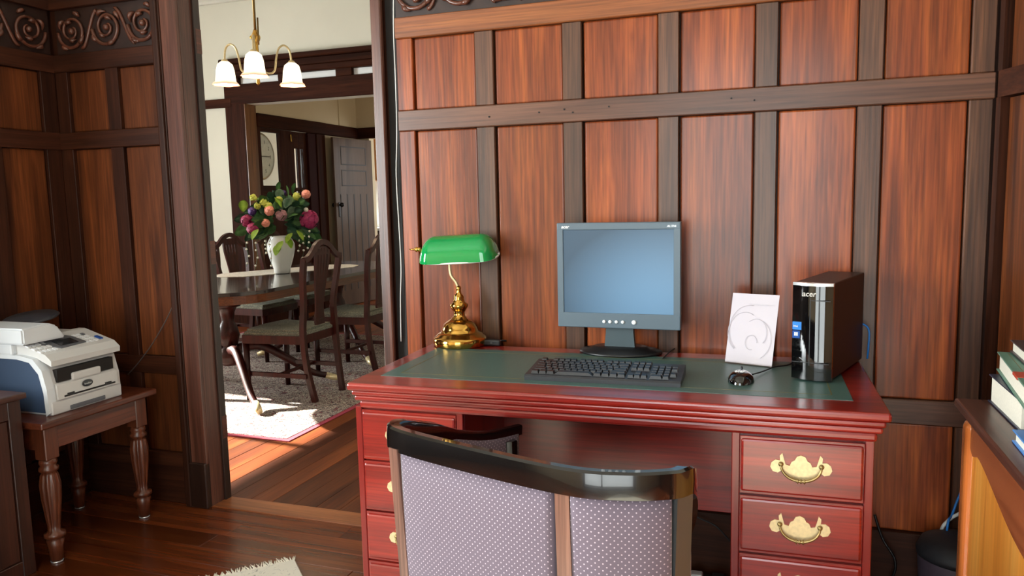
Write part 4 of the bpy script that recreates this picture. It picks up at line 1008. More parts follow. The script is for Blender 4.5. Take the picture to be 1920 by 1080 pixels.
for k_, r_ in ((-0.045, 0.0056), (-0.025, 0.0056), (-0.004, 0.0056), (0.017, 0.0056), (0.054, 0.0075)):
    MB().lathe([(r_, 0), (r_, 0.003), (r_*0.7, 0.004), (0, 0.004)], 16, mat=Matrix.Translation((k_+0.0, 0, Z0+0.022)) @ Matrix.Rotation(R_(90), 4, 'X')).build('button', M['white'], mn)
text('acer', 0.015, M['white'], mn, (-h+0.016, -0.0008, Z1-0.0175), (R_(90), 0, 0), 'logo', shear=0.25, bold=0.0004)
text('AL1716', 0.009, M['silver'], mn, (h-0.014, -0.0008, Z1-0.016), (R_(90), 0, 0), 'model_lettering', align='RIGHT', shear=0.2)
q = MB(); q.prism([(-0.052, 0.008), (0.052, 0.008), (0.046, 0.07), (0.046, Z0+0.06), (-0.046, Z0+0.06), (-0.046, 0.07)], 0.03, 0.055, lambda a, b_, d: (a, d, b_)); q.build('neck', M['neck'], mn)
q = MB(); Sc = Matrix.Diagonal((1, 0.68, 1, 1)); q.lathe([(0.138, 0), (0.14, 0.004), (0.134, 0.009), (0.10, 0.013), (0.092, 0.020), (0.0, 0.022)], 40, loc=(0.0, 0.045, 0), mat=Sc); q.build('base', M['black'], mn)

# ---- keyboard
k0, k1 = atz(983, 712, DT), atz(1276, 727, DT)
KA = math.atan2(k1.y-k0.y, k1.x-k0.x); KW = (k1-k0).length; KD = 0.168
kb_ = thing('keyboard', 'black computer keyboard lying in front of the monitor', 'keyboard', (k0.x, k0.y, DT), KA)
prof = [(0, 0.0), (0, 0.011), (0.006, 0.015), (KD-0.006, 0.029), (KD, 0.026), (KD, 0.0)]
q = MB(); q.prism(prof, 0, KW, lambda a, b_, d: (d, a, b_)); q.build('case', M['case_gr'], kb_)
kmesh = {}
def key_obj(wd, dp):
    kk = (round(wd, 4), round(dp, 4))
    if kk not in kmesh:
        q = MB(); A = [(-wd/2, -dp/2), (wd/2, -dp/2), (wd/2, dp/2), (-wd/2, dp/2)]
        lo = [q.bm.verts.new((x, y_, 0)) for x, y_ in A]; hi = [q.bm.verts.new((x*0.78, y_*0.78+0.0006, 0.008)) for x, y_ in A]
        q.bm.faces.new(hi)
        for i_ in range(4): q.bm.faces.new((lo[i_], lo[(i_+1) % 4], hi[(i_+1) % 4], hi[i_]))
        o = q.build('key', M['key'], kb_); kmesh[kk] = o; return o
    o = kmesh[kk].copy(); col.objects.link(o); return o
u_ = (KW-0.03)/22.6; tilt = math.atan2(0.014, KD-0.012)
rows = [
 [(0, 1), (2, 1), (3, 1), (4, 1), (5, 1), (6.5, 1), (7.5, 1), (8.5, 1), (9.5, 1), (11, 1), (12, 1), (13, 1), (14, 1), (15.3, 1), (16.3, 1), (17.3, 1)],
 [(k_, 1) for k_ in range(13)]+[(13, 2), (15.3, 1), (16.3, 1), (17.3, 1), (18.6, 1), (19.6, 1), (20.6, 1), (21.6, 1)],
 [(0, 1.5)]+[(1.5+k_, 1) for k_ in range(12)]+[(13.5, 1.5), (15.3, 1), (16.3, 1), (17.3, 1), (18.6, 1), (19.6, 1), (20.6, 1), (21.6, 1)],
 [(0, 1.75)]+[(1.75+k_, 1) for k_ in range(11)]+[(12.75, 2.25), (18.6, 1), (19.6, 1), (20.6, 1)],
 [(0, 2.25)]+[(2.25+k_, 1) for k_ in range(10)]+[(12.25, 2.75), (16.3, 1), (18.6, 1), (19.6, 1), (20.6, 1), (21.6, 1)],
 [(0, 1.25), (1.25, 1.25), (2.5, 1.25), (3.75, 6.25), (10, 1.25), (11.25, 1.25), (12.5, 1.25), (13.75, 1.25), (15.3, 1), (16.3, 1), (17.3, 1), (18.6, 2), (20.6, 1)]]
rh = (KD-0.03)/6.2
for ri, row in enumerate(rows):
    yy = KD-0.014-rh*(ri+0.5)-(0.2*rh if ri else 0)
    for (kx, kw) in row:
        o = key_obj(kw*u_-0.0012, rh-0.0014)
        o.location = (0.015+(kx+kw/2)*u_, yy, 0.015+(yy-0.006)*math.tan(tilt)); o.rotation_euler = (tilt, 0, 0)
# ---- mouse
mp_ = atz(1388, 720, DT)
ms = thing('computer_mouse', 'black computer mouse beside the keyboard in front of the paper stand', 'mouse', (mp_.x, mp_.y, DT), R_(0))
q = MB(); q.sphere((0, 0.035, 0.0), 1, 24, 16, (0.036, 0.056, 0.031)); 
bmesh.ops.bisect_plane(q.bm, geom=q.bm.verts[:]+q.bm.edges[:]+q.bm.faces[:], plane_co=(0, 0, 0.0005), plane_no=(0, 0, -1), clear_outer=True)
q.build('shell', M['black_gl'], ms)
q = MB(); q.lathe([(0.006, -0.003), (0.0075, -0.002), (0.0075, 0.002), (0.006, 0.003)], 14, mat=Matrix.Translation((0, 0.068, 0.028)) @ Matrix.Rotation(R_(90), 4, 'Y')); q.build('scroll_wheel', M['case_gr'], ms)
text('acer', 0.015, M['white'], ms, (-0.016, 0.012, 0.030), (R_(24), 0, 0), 'logo', shear=0.25, bold=0.0004)
pts = [(0.026, 0.07, 0.012)]+[tuple(Vector(p)-Vector((mp_.x, mp_.y, DT))) for p in (atz(1428, 697, DT+0.006), atz(1452, 688, DT+0.004), atz(1478, 684, DT+0.003), atz(1500, 672, DT+0.003))]
MB().tube(spline(pts, 6), 0.0022, 7).build('cord', M['cable_k'], ms)

# ---- paper in an acrylic stand
pA, pB = atz(1358, 680, DT), atz(1447, 690, DT)
PA = math.atan2(pB.y-pA.y, pB.x-pA.x); PWD = (pB-pA).length
ps = thing('paper_stand', 'clear slanted stand holding a pale printed page beside tower computer', 'sign holder', (pA.x, pA.y, DT), PA)
LEAN = R_(-17)
tl = Matrix.Rotation(LEAN, 4, 'X')
pt_top = aty(1380, 541, pA.y+0.06)
PH = 0.222
MB().box(0, PWD, -0.0012, 0.0012, 0.002, PH, 0.0006, mat=tl).build('front_sheet', M['acrylic'], ps)
MB().box(0, PWD, 0.0, 0.07, 0.0, 0.0022, 0.0006).build('foot_plate', M['acrylic'], ps)
MB().box(0.0, PWD, -0.004, 0.003, 0.0, 0.006, 0.001).build('front_lip', M['acrylic'], ps)
pg = MB().box(0.001, PWD-0.001, 0.0015, 0.0022, 0.004, PH-0.001, mat=tl).build('page', M['paper'], ps)
def onpage(x, z): return tl @ Vector((x, -0.0016, z))
q = MB(); xw = 0.055
for wd_ in (0.012, 0.006, 0.014, 0.009, 0.016, 0.007):
    q.box(xw, xw+wd_, -0.0018, -0.0014, 0.187, 0.190, mat=tl); xw += wd_+0.0025
q.build('printed_line', M['paper_ink'], pg)
q = MB()
for cx_, cz_, rr, a0, a1 in ((0.05, 0.10, 0.05, 60, 250), (0.062, 0.11, 0.06, 80, 240), (0.085, 0.10, 0.035, -40, 140), (0.085, 0.08, 0.05, -60, 100), (0.075, 0.07, 0.018, 0, 300)):
    q.tube([onpage(cx_+rr*math.cos(R_(a)), cz_+rr*1.25*math.sin(R_(a))) for a in range(a0, a1, 12)], 0.0006, 4)
q.build('line_drawing', M['paper_ink'], pg)

# ---- tower computer
tFL, tFR, tBR = atz(1481, 711, DT), atz(1555, 721, DT), atz(1606, 672, DT)
TA = math.atan2(tFR.y-tFL.y, tFR.x-tFL.x)*0.85; TWD = (tFR-tFL).length; TH = 0.277; TD = 0.355
tw = thing('computer_tower', 'slim glossy black computer tower standing at right end of desk', 'computer', (tFL.x, tFL.y, DT), TA)
MB().box(0.001, TWD-0.001, 0.02, TD, 0.006, TH-0.004, 0.003, 2).build('case', plain('case_black', (30, 24, 23), 0.4), tw)
q = MB()
for fx in (0.015, TWD-0.015):
    for fy in (0.04, TD-0.03): q.lathe([(0.008, 0), (0.008, 0.008)], 12, loc=(fx, fy, 0))
q.build('feet', M['black'], tw)
fp = []
for i_ in range(29):
    t = i_/28; fp.append((t*TWD, 0.012-0.014*math.sin(PI*t)))
q = MB(); A = fp+[(TWD, 0.022), (0, 0.022)]
q.prism(A, 0.004, TH-0.012)
for f in q.bm.faces: f.smooth = False
q.build('front_panel', M['black_gl'], tw)
q = MB(); q.prism([(x, y_-0.001) for x, y_ in fp]+[(TWD, 0.024), (0, 0.024)], TH-0.0118, TH-0.004); q.build('silver_trim', M['silver'], tw)
MB().box(TWD*0.47, TWD*0.485, -0.0035, 0.0, 0.045, TH-0.045).build('bay_line', M['case_gr'], tw)
MB().box(0.004, TWD-0.004, -0.0030, 0.0, 0.052, 0.0535).build('bay_line', M['case_gr'], tw)
MB().box(TWD*0.49, TWD-0.004, -0.0032, 0.0, TH-0.052, TH-0.0505).build('bay_line', M['case_gr'], tw)
text('acer', 0.021, M['silver'], tw, (0.030, -0.0035, TH-0.040), (R_(90), 0, 0), 'logo', shear=0.1, bold=0.0003)
s1 = MB().box(0.004, 0.028, 0.0005, 0.0085, 0.142, 0.164, 0.0).build('sticker', M['sticker_b'], tw)
text('intel', 0.0085, M['white'], s1, (0.0065, 0.0002, 0.150), (R_(90), 0, R_(-18)), 'lettering')
s2 = MB().box(0.004, 0.024, 0.0015, 0.0085, 0.118, 0.139, 0.0).build('sticker', M['sticker_d'], tw)
q = MB()
for dx in (0, 0.0052):
    for dz in (0, 0.0052): q.box(0.009+dx, 0.0135+dx, 0.0008, 0.002, 0.125+dz, 0.1295+dz)
q.build('emblem', M['white'], s2)
MB().tube(spline([(TWD-0.02, TD, 0.12), (TWD+0.012, TD+0.012, 0.10), (TWD+0.014, TD+0.012, 0.04), (TWD+0.01, TD+0.02, 0.004)], 6), 0.003, 8).build('network_cord', M['cable_b'], tw)

# ---- thin black cable from the monitor
c0, c1, c2, c3 = atz(1243, 672, DT+0.003), atz(1262, 655, DT+0.003), atz(1285, 648, DT+0.003), atz(1300, 650, DT+0.003)
tag(MB().tube(spline([c0, c1, c2, c3], 6), 0.0022, 7).build('monitor_cable', M['cable_k']), 'thin black cable curling on the desk right of the monitor base', 'cable')

# ================================================================== TUB CHAIR
tc_ = thing('tub_chair', 'black framed tub chair with dotted mauve upholstery pulled up to desk', 'chair', (-0.45, -0.98, 0))
O = Vector((-0.45, -0.98, 0))
RZ = 0.775
rail_w = [(-0.69, -0.60, 0.655), (-0.745, -0.75, 0.675), (-0.80, -0.93, 0.735), (-0.828, -1.05, RZ), (-0.80, -1.105, RZ), (-0.62, -1.175, RZ), (-0.38, -1.245, RZ), (-0.26, -1.24, RZ), (-0.185, -1.21, RZ), (-0.162, -1.165, 0.765), (-0.175, -1.08, 0.67), (-0.215, -0.95, 0.55), (-0.25, -0.80, 0.46)]
rp = spline([Vector(p)-O for p in rail_w], 6)
sect = [(-0.016, -0.026), (-0.016, 0.016), (-0.012, 0.022), (0.010, 0.025), (0.016, 0.021), (0.018, 0.0), (0.018, -0.026)][::-1]
q = MB(); q.sweep(rp, sect, smooth=False, scales=[0.55]*10+[0.7, 0.85]+[1]*(len(rp)-12)); rail_o = q.build('top_rail', M['chair_blk'], tc_)
for pl_ in rail_o.data.polygons: pl_.use_smooth = True
rail_o.data.set_sharp_from_angle(angle=R_(36))
def rail_at(t):
    f = t*(len(rp)-1); i_ = min(int(f), len(rp)-2); return rp[i_].lerp(rp[i_+1], f-i_)
def nearest(xw, lo=0, hi=None):
    c = [i_ for i_ in range(len(rp))]
    return min(c[lo:hi], key=lambda i_: abs(rp[i_].x+O.x-xw))
def post(i_, wd, dp, mat, splay):
    p = rp[i_]; t = (rp[i_+1]-rp[i_-1]); t.z = 0; t.normalize(); out = Vector((t.y, -t.x, 0)); 
    if out.y > 0: out = -out
    b0 = p+splay; b0.z = 0
    q = MB(); q.sweep([b0, b0.lerp(p, 0.5), p-Vector((0, 0, 0.02))], [(-wd/2, -dp/2), (wd/2, -dp/2), (wd/2, dp/2), (-wd/2, dp/2)], up=out)
    return q.build('leg', mat, tc_)
iL = nearest(-0.80, 20, 32); iC = nearest(-0.375, 24, 48); iR = 8*6
post(iL, 0.036, 0.04, M['chair_post'], Vector((0.05, -0.02, 0)))
post(iC, 0.030, 0.03, M['chair_post'], Vector((0.02, -0.02, 0)))
post(iR+2, 0.040, 0.03, M['chair_grey'], Vector((-0.02, -0.01, 0)))
# left and right arm legs at the front
for pw in ((-0.70, -0.66, 0.64), (-0.245, -0.82, 0.45)):
    p = Vector(pw)-O; MB().tube([(p.x, p.y, 0), (p.x, p.y, p.z)], [0.017, 0.022], 4).build('leg', M['chair_blk'], tc_)
def upholstery(i0, i1, zb, out=0.0, nm='back_panel', th=0.03, top_off=-0.028):
    """padded panel hanging below the rail between rail samples i0..i1 (floats), with dotted fabric UVs in metres"""
    bm = bmesh.new(); uvl = bm.loops.layers.uv.new('UVMap')
    n = 24; m_ = 8; G = {}
    s_acc = 0; prev = None; S = []
    P = []
    for i_ in range(n+1):
        f = i0+(i1-i0)*i_/n; a = int(f); p = rp[a].lerp(rp[min(a+1, len(rp)-1)], f-a); 
        if prev: s_acc += (p-prev).length
        prev = p; S.append(s_acc); P.append(p)
    for side in (0, 1):
        for i_ in range(n+1):
            t = (P[min(i_+1, n)]-P[max(i_-1, 0)]); t.z = 0; t.normalize(); nn = Vector((t.y, -t.x, 0))
            for j in range(m_+1):
                v_ = j/m_; z = (P[i_].z+top_off)*(1-v_)+zb*v_
                puff = 0.010*(1-(2*i_/n-1)**4)*(1-(2*v_-1)**6)
                off = (th/2+puff)*(1 if side == 0 else -1)
                q = Vector((P[i_].x, P[i_].y, z))+nn*(off+out); G[side, i_, j] = bm.verts.new(q)
    def face(vs, uvs):
        f = bm.faces.new(vs); f.smooth = True
        for l, uv in zip(f.loops, uvs): l[uvl].uv = uv
    for side in (0, 1):
        for i_ in range(n):
            for j in range(m_):
                k_ = [(i_, j), (i_+1, j), (i_+1, j+1), (i_, j+1)]
                uv = [(S[a], G[side, a, b_].co.z) for a, b_ in k_]
                vs = [G[side, a, b_] for a, b_ in k_]
                if side: vs.reverse(); uv.reverse()
                face(vs, uv)
    for i_ in range(n):
        for j in (0, m_): face([G[0, i_, j], G[0, i_+1, j], G[1, i_+1, j], G[1, i_, j]], [(0, 0)]*4)
    for j in range(m_):
        for i_ in (0, n): face([G[0, i_, j], G[0, i_, j+1], G[1, i_, j+1], G[1, i_, j]], [(0, 0)]*4)
    bmesh.ops.recalc_face_normals(bm, faces=bm.faces[:])
    me = bpy.data.meshes.new(nm); bm.to_mesh(me); bm.free(); me.materials.append(M['fabric'])
    o = bpy.data.objects.new(nm, me); col.objects.link(o); o.parent = tc_; return o
upholstery(iL+0.9, iC-0.6, 0.42); upholstery(iC+0.6, iR-0.6, 0.42)
upholstery(1, 17, 0.44, nm='arm_panel', th=0.02, top_off=-0.010)
upholstery(iR+12, iR+23, 0.36, nm='arm_panel', th=0.02)
q = MB(); q.prism([(-0.70, -0.66), (-0.21, -0.72), (-0.19, -1.0), (-0.21, -1.16), (-0.38, -1.20), (-0.60, -1.13), (-0.76, -1.05), (-0.76, -0.8)], 0.37, 0.41, lambda a, b_, d: (a-O.x, b_-O.y, d)); q.build('seat_frame', M['chair_blk'], tc_)
q = MB(); q.prism([(-0.68, -0.64), (-0.215, -0.70), (-0.21, -1.0), (-0.23, -1.13), (-0.38, -1.17), (-0.60, -1.10), (-0.73, -1.02), (-0.73, -0.8)], 0.41, 0.47, lambda a, b_, d: (a-O.x, b_-O.y, d))
bmesh.ops.bevel(q.bm, geom=[e for e in q.bm.edges if e.verts[0].co.z > 0.46 and e.verts[1].co.z > 0.46], offset=0.025, segments=3, affect='EDGES')
q.build('seat_cushion', M['bag_side'], tc_)

# ================================================================== RIGHT CABINET, BOOKS, BAG
CZ = 0.78
cA = atz(1787, 745, CZ); cB = atz(1921, 901, CZ)
CX = (cA.x+cB.x)/2; CY = cA.y
cb = thing('side_cabinet', 'orange timber cabinet with darker shaped top at right edge of room', 'cabinet', (CX, CY, 0))
CL = 1.15; CDp = 0.26
q = MB(); q.box(0, CDp, -CL, 0, CZ-0.022, CZ, 0.007, 3); q.box(0.012, CDp, -CL+0.012, -0.012, CZ-0.036, CZ-0.020, 0.005, 2); q.build('top', M['cab_top'], cb)
q = MB(); q.box(0.030, CDp-0.005, -CL+0.03, -0.028, 0.0, CZ-0.036, 0.003); q.build('carcass', M['pine'], cb)
# rounded corner stiles
for y0 in (-0.098, -CL+0.03):
    q = MB(); q.box(0.012, 0.09, y0, y0+0.072, 0.0, CZ-0.036, 0.026, 6); q.build('stile', M['pine_rz'], cb)
# serpentine apron below the top
ap = []
for i_ in range(41):
    t = i_/40; y_ = -0.098-t*(CL-0.196); dz = 0.055+0.075*(0.5-0.5*math.cos(2*PI*min(1, max(0, (t-0.0)/1.0))))+0.02*math.exp(-((t-0.03)/0.03)**2)
    ap.append((y_, CZ-0.036-dz))
poly = [(-0.098, CZ-0.036)]+ap+[(-CL+0.098, CZ-0.036)]
MB().prism(poly, 0.020, 0.034, lambda a, b_, d: (d, a, b_)).build('shaped_apron', M['pine_r'], cb)
for k_, (a, c) in enumerate(((-CL/2+0.0015, -0.104), (-CL+0.104, -CL/2-0.0015))):
    dd = MB().box(0.024, 0.031, a, c, 0.06, CZ-0.08, 0.003).build('door', M['pine'], cb)
    MB().sphere((0.012, (a if k_ == 0 else c)+(0.04 if k_ == 0 else -0.04), 0.42), 0.014).build('knob', M['brass_old'], dd)
# books
def book(label, a, b_, wd, z0, th, cover, name='book', spine=None):
    """a, b_: the two ends of the fore-edge side facing the room (world xy); wd: width away to +x"""
    a = Vector((a.x, a.y, 0)); b_ = Vector((b_.x, b_.y, 0)); d = b_-a; L_ = d.length; ang = math.atan2(d.y, d.x)
    t = thing(name, label, 'book', (a.x, a.y, z0), ang, 'books on the side cabinet')
    q = MB(); c = 0.0035
    q.box(0, L_, 0, wd, 0, c, 0.001); q.box(0, L_, 0, wd, th-c, th, 0.001); q.box(0, L_, wd-c, wd, c, th-c); q.build('cover', cover, t)
    MB().box(0.005, L_-0.005, 0.006, wd-c, c, th-c).build('pages', M['page'], t)
    return t
b1a, b1b = atz(1852, 752, CZ), atz(1909, 809, CZ)
book('thick navy bound book lying flat at the bottom of the stack', b1a, b1b, 0.17, CZ+0.0005, 0.068, M['bk_navy'])
z2 = CZ+0.0695
b2a, b2b = atz(1868, 693, z2), atz(1935, 790, z2)
bg = book('worn green covered book lying aslant on the thick navy book', b2a, b2b, 0.16, z2, 0.046, M['bk_green'])
L2 = (b2b-b2a).length
MB().box(L2*0.5, L2*0.62, -0.001, 0.10, 0.040, 0.0475, 0.001).build('red_label', M['bk_red'], bg)
MB().box(0.02, L2-0.02, 0.02, 0.0215, 0.0462, 0.0466).build('gold_line', M['gold'], bg)
z3 = z2+0.0475
b3a, b3b = atz(1893, 659, z3), atz(1960, 720, z3)
book('dark grey book on top of the stack above the green book', b3a, b3b, 0.13, z3, 0.030, M['bk_dark'])
b4a, b4b = atz(1897, 828, CZ), atz(1950, 893, CZ)
book('bright blue covered book lying nearest on the cabinet top', b4a, b4b, 0.14, CZ+0.0005, 0.026, M['bk_blue'])
# bag on the floor between desk and cabinet
bgp = Vector((0.525, -0.155, 0))
bag = thing('wastebasket', 'black rounded bin standing on the floor between desk and cabinet', 'bin', bgp)
q = MB(); S4 = Matrix.Diagonal((1.0, 0.85, 1, 1)); q.lathe([(0.0, 0.0), (0.11, 0.0), (0.118, 0.01), (0.132, 0.24), (0.13, 0.245)], 28, mat=S4); q.build('body', M['bag_side'], bag)
q = MB(); q.lathe([(0.134, 0.235), (0.136, 0.25), (0.125, 0.275), (0.07, 0.29), (0.0, 0.292)], 28, mat=S4); q.build('lid', M['bag'], bag)
# cables by the cabinet
p0, p1, p2 = aty(1806, 915, -0.04), aty(1785, 965, -0.06), aty(1776, 990, -0.10)
tag(MB().tube(spline([p0+Vector((0.06, 0, 0.12)), p0, p1, p2, p2+Vector((0.0, 0.05, -0.25)), (p2.x, -0.03, 0.004)], 6), 0.0035, 8).build('network_cable', M['cable_b']), 'blue network cable hanging behind the orange cabinet', 'cable')
w0 = [aty(1812, 962, -0.05), aty(1793, 966, -0.06), aty(1776, 978, -0.07), aty(1764, 996, -0.07)]
tag(MB().tube(spline([w0[0]+Vector((0.08, 0, -0.02))]+w0+[w0[-1]+Vector((-0.02, 0.03, -0.12)), (w0[-1].x-0.03, -0.03, 0.005)], 6), 0.005, 8).build('power_cable', M['cable_w']), 'thick white cable looping above the black bin', 'cable')
k0_ = [aty(1640, 965, -0.04), aty(1655, 1010, -0.05), aty(1678, 1050, -0.06), aty(1672, 1085, -0.06)]
tag(MB().tube(spline(k0_+[(k0_[-1].x-0.05, -0.06, 0.006)], 6), 0.004, 8).build('power_cable', M['cable_k']), 'black cable looping on the wall right of the desk pedestal', 'cable')
k1_ = [aty(1305, 968, -0.03), aty(1340, 985, -0.04), aty(1365, 1010, -0.04), aty(1390, 1040, -0.04)]
tag(MB().tube(spline([(k1_[0].x-0.1, -0.03, k1_[0].z+0.06)]+k1_+[(k1_[-1].x+0.04, -0.04, 0.006)], 6), 0.003, 8).build('power_cable', M['cable_k']), 'thin black cable sagging under the desk between its pedestals', 'cable')
pb = thing('power_board', 'dark power board on the floor under the desk kneehole', 'power board', (-0.22, -0.10, 0), R_(3))
MB().box(-0.16, 0.16, -0.03, 0.03, 0.0, 0.035, 0.006, 2).build('body', M['black'], pb)
for k_ in range(4): MB().box(-0.12+0.07*k_, -0.08+0.07*k_, -0.018, 0.018, 0.035, 0.05, 0.004).build('plug', M['cable_w'] if k_ == 1 else M['black'], pb)

# white wire down the right casing and thin wire on the left panelling
wc = [aty(x, y_, 0.012) for x, y_ in ((738, -20), (738, 60), (742, 160), (744, 250), (743, 330), (748, 420), (752, 500), (751, 560), (752, 640))]
wire = MB().tube(spline(wc, 6), 0.0022, 7).build('wire', M['cable_w'])
tag(wire, 'thin white wire running down the dark gap beside the right door casing', 'cable')
lw = [aty(x, y_, -0.010) for x, y_ in ((333, 548), (322, 578), (305, 612), (282, 650), (258, 682), (240, 702))]
tag(MB().tube(spline(lw, 6), 0.0024, 7).build('wire', M['cable_g']), 'thin dark wire slanting across the left panelling down to the printer', 'cable')

# ================================================================== LEFT: printer stand, printer, cabinet
SZ = 0.545
sA, sB = atz(90, 797, SZ), atz(283, 727, SZ)
sx1 = (sA.x+sB.x)/2; sy0, sy1 = sA.y, sB.y
pst = thing('printer_stand', 'low dark timber table with turned fluted legs under the printer', 'table', (sx1-0.24, (sy0+sy1)/2, 0))
hx, hy = 0.24, (sy1-sy0)/2
MB().box(-hx, hx, -hy, hy, SZ-0.026, SZ, 0.007, 3).build('tabletop', M['stand_w'], pst)
q = MB(); q.box(hx-0.055, hx-0.035, -hy+0.06, hy-0.06, SZ-0.115, SZ-0.026, 0.002); q.box(-hx+0.035, -hx+0.055, -hy+0.06, hy-0.06, SZ-0.115, SZ-0.026, 0.002); q.box(-hx+0.06, hx-0.06, -hy+0.035, -hy+0.055, SZ-0.115, SZ-0.026, 0.002); q.box(-hx+0.06, hx-0.06, hy-0.055, hy-0.035, SZ-0.115, SZ-0.026, 0.002)
q.build('apron', M['stand_w'], pst)
flute = lambda a, z: 1-0.20*(0.5+0.5*math.cos(10*a))**2 if 0.13 < z < 0.34 else 1
for sx_ in (-1, 1):
    for sy_ in (-1, 1):
        lx, ly = sx_*(hx-0.06), sy_*(hy-0.06)
        q = MB(); q.box(lx-0.028, lx+0.028, ly-0.028, ly+0.028, SZ-0.15, SZ-0.026, 0.003)
        q.lathe([(0.0, 0), (0.019, 0.0), (0.019, 0.01), (0.022, 0.012), (0.025, 0.06), (0.030, 0.085), (0.022, 0.092), (0.036, 0.10), (0.036, 0.112), (0.022, 0.12), (0.021, 0.14), (0.024, 0.16), (0.034, 0.25), (0.036, 0.30), (0.030, 0.335), (0.024, 0.345), (0.033, 0.352), (0.033, 0.362), (0.026, 0.37), (0.031, 0.38), (0.028, 0.396)], 40, loc=(lx, ly, 0), flute=flute)
        lo = q.build('leg', M['stand_z'], pst)
        MB().lathe([(0.021, 0.0), (0.022, 0.006)], 16, loc=(lx, ly, 0)).build('glide', M['silver'], lo)
# printer: front faces +X
pxf = sx1-0.055
pA_ = atx(92, 768, pxf); pB_ = atx(227, 728, pxf)
prn = thing('printer', 'white and blue grey multifunction printer on the low dark table', 'printer', (pxf, (pA_.y+pB_.y)/2, SZ+0.0005))
py0, py1 = pA_.y-(pA_.y+pB_.y)/2, pB_.y-(pA_.y+pB_.y)/2
W2 = (py1-py0)/2
T_ = atx(219, 628, pxf).z-SZ
# side profile in (x, z): rounded shoulder
def pprof(inset): return [(-0.40+inset, 0.012), (0.0-inset, 0.012), (-0.004-inset, 0.10), (-0.022-inset, 0.17), (-0.06-inset, T_-0.035), (-0.09, T_-0.03), (-0.40+inset, T_-0.03)]
q = MB(); q.prism(pprof(0.0), -W2+0.03, W2, lambda a, b_, d: (a, d, b_)); q.build('body', M['printer'], prn)
q = MB(); q.prism(pprof(0.004), -W2+0.006, -W2+0.03, lambda a, b_, d: (a-0.01, d, b_-0.002)); q.build('side_panel', M['printer_bl'], prn)
# pale edge band curving over the shoulder at the near corner
bnd = [(0.001, 0.012), (-0.003, 0.10), (-0.02, 0.17), (-0.06, T_-0.036), (-0.12, T_-0.026), (-0.40, T_-0.026)]
q = MB(); poly = bnd+[(a-0.018, b_-0.014) for a, b_ in reversed(bnd)]; q.prism(poly, -W2, -W2+0.032, lambda a, b_, d: (a, d, b_)); q.build('edge_band', M['printer_lid'], prn)
# sloping control panel
q = MB(); q.prism([(-0.20, T_+0.022), (-0.20, T_-0.03), (-0.055, T_-0.04), (0.006, T_-0.065), (0.008, T_-0.045), (-0.02, T_-0.022), (-0.17, T_+0.022)], -W2+0.02, W2+0.004, lambda a, b_, d: (a, d, b_)); q.build('control_panel', M['printer'], prn)
def pan(t, y_, d=0.0): # t 0..1 from front up the slope
    a = Vector((-0.02, y_, T_-0.022)); b_ = Vector((-0.17, y_, T_+0.022)); n = Vector((0.044, 0, 0.15)).normalized(); return a.lerp(b_, t)+n*d
def pbox(y0, y1, t0, t1, h_, name, mat):
    q = MB(); P = [pan(t0, y0), pan(t0, y1), pan(t1, y1), pan(t1, y0)]; n = Vector((0.044, 0, 0.15)).normalized()
    lo = [q.bm.verts.new(p-n*0.001) for p in P]; hi = [q.bm.verts.new(p+n*h_) for p in P]
    q.bm.faces.new(hi); q.bm.faces.new(lo[::-1])
    for i_ in range(4): q.bm.faces.new((lo[i_], lo[(i_+1) % 4], hi[(i_+1) % 4], hi[i_]))
    return q.build(name, mat, prn)
q = MB(); arc = [(-0.055, 0.15)]+[(-0.015+0.075*math.cos(a)*-1, 0.55+0.35*math.sin(a)) for a in [PI*i_/10 for i_ in range(11)]]+[(0.065, 0.2)]
n = Vector((0.044, 0, 0.15)).normalized()
lo = [q.bm.verts.new(pan(t, y_, 0.0)) for y_, t in arc]; hi = [q.bm.verts.new(pan(t, y_, 0.004)) for y_, t in arc]
q.bm.faces.new(hi)
for i_ in range(len(arc)): q.bm.faces.new((lo[i_], lo[(i_+1) % len(arc)], hi[(i_+1) % len(arc)], hi[i_]))
q.build('display_surround', M['printer_gr'], prn)
pbox(-0.045, 0.035, 0.25, 0.55, 0.006, 'display', M['lcd'])
for r_ in range(4):
    for c_ in range(3): pbox(0.062+0.02*c_, 0.075+0.02*c_, 0.16+0.15*r_, 0.25+0.15*r_, 0.004, 'keypad_button', M['printer_gr'] if r_ == 3 and c_ == 2 else M['white'])
for r_ in range(3):
    for c_ in range(4): pbox(-0.145+0.02*c_, -0.132+0.02*c_, 0.12+0.2*r_, 0.23+0.2*r_, 0.004, 'function_button', M['white'])
pbox(0.128, 0.142, 0.2, 0.4, 0.005, 'start_button', M['sticker_d'])
# output slot, tray, badge, front cover, cassette
q = MB(); q.box(-0.06, 0.0005, -W2+0.045, W2-0.03, 0.118, 0.165, 0.0); q.build('output_slot', M['gap'], prn)
q = MB(); q.box(-0.05, 0.004, -W2+0.045, W2-0.03, 0.100, 0.112, 0.003); q.box(-0.04, 0.008, -0.06, 0.07, 0.112, 0.142, 0.006, 2); q.build('output_tray', M['printer'], prn)
q = MB(); q.prism([(0.0005, 0.055), (0.010, 0.055), (0.006, 0.108), (-0.003, 0.115)], -W2+0.035, W2-0.02, lambda a, b_, d: (a, d, b_)); q.build('front_flap', M['printer'], prn)
MB().box(0.006, 0.012, -W2+0.06, W2-0.035, 0.060, 0.066, 0.001).build('flap_gap', M['gap'], prn)
MB().box(0.008, 0.0125, -0.09, -0.06, 0.060, 0.072, 0.001).build('catch', M['black'], prn)
MB().box(0.008, 0.0125, 0.08, 0.11, 0.060, 0.072, 0.001).build('catch', M['black'], prn)
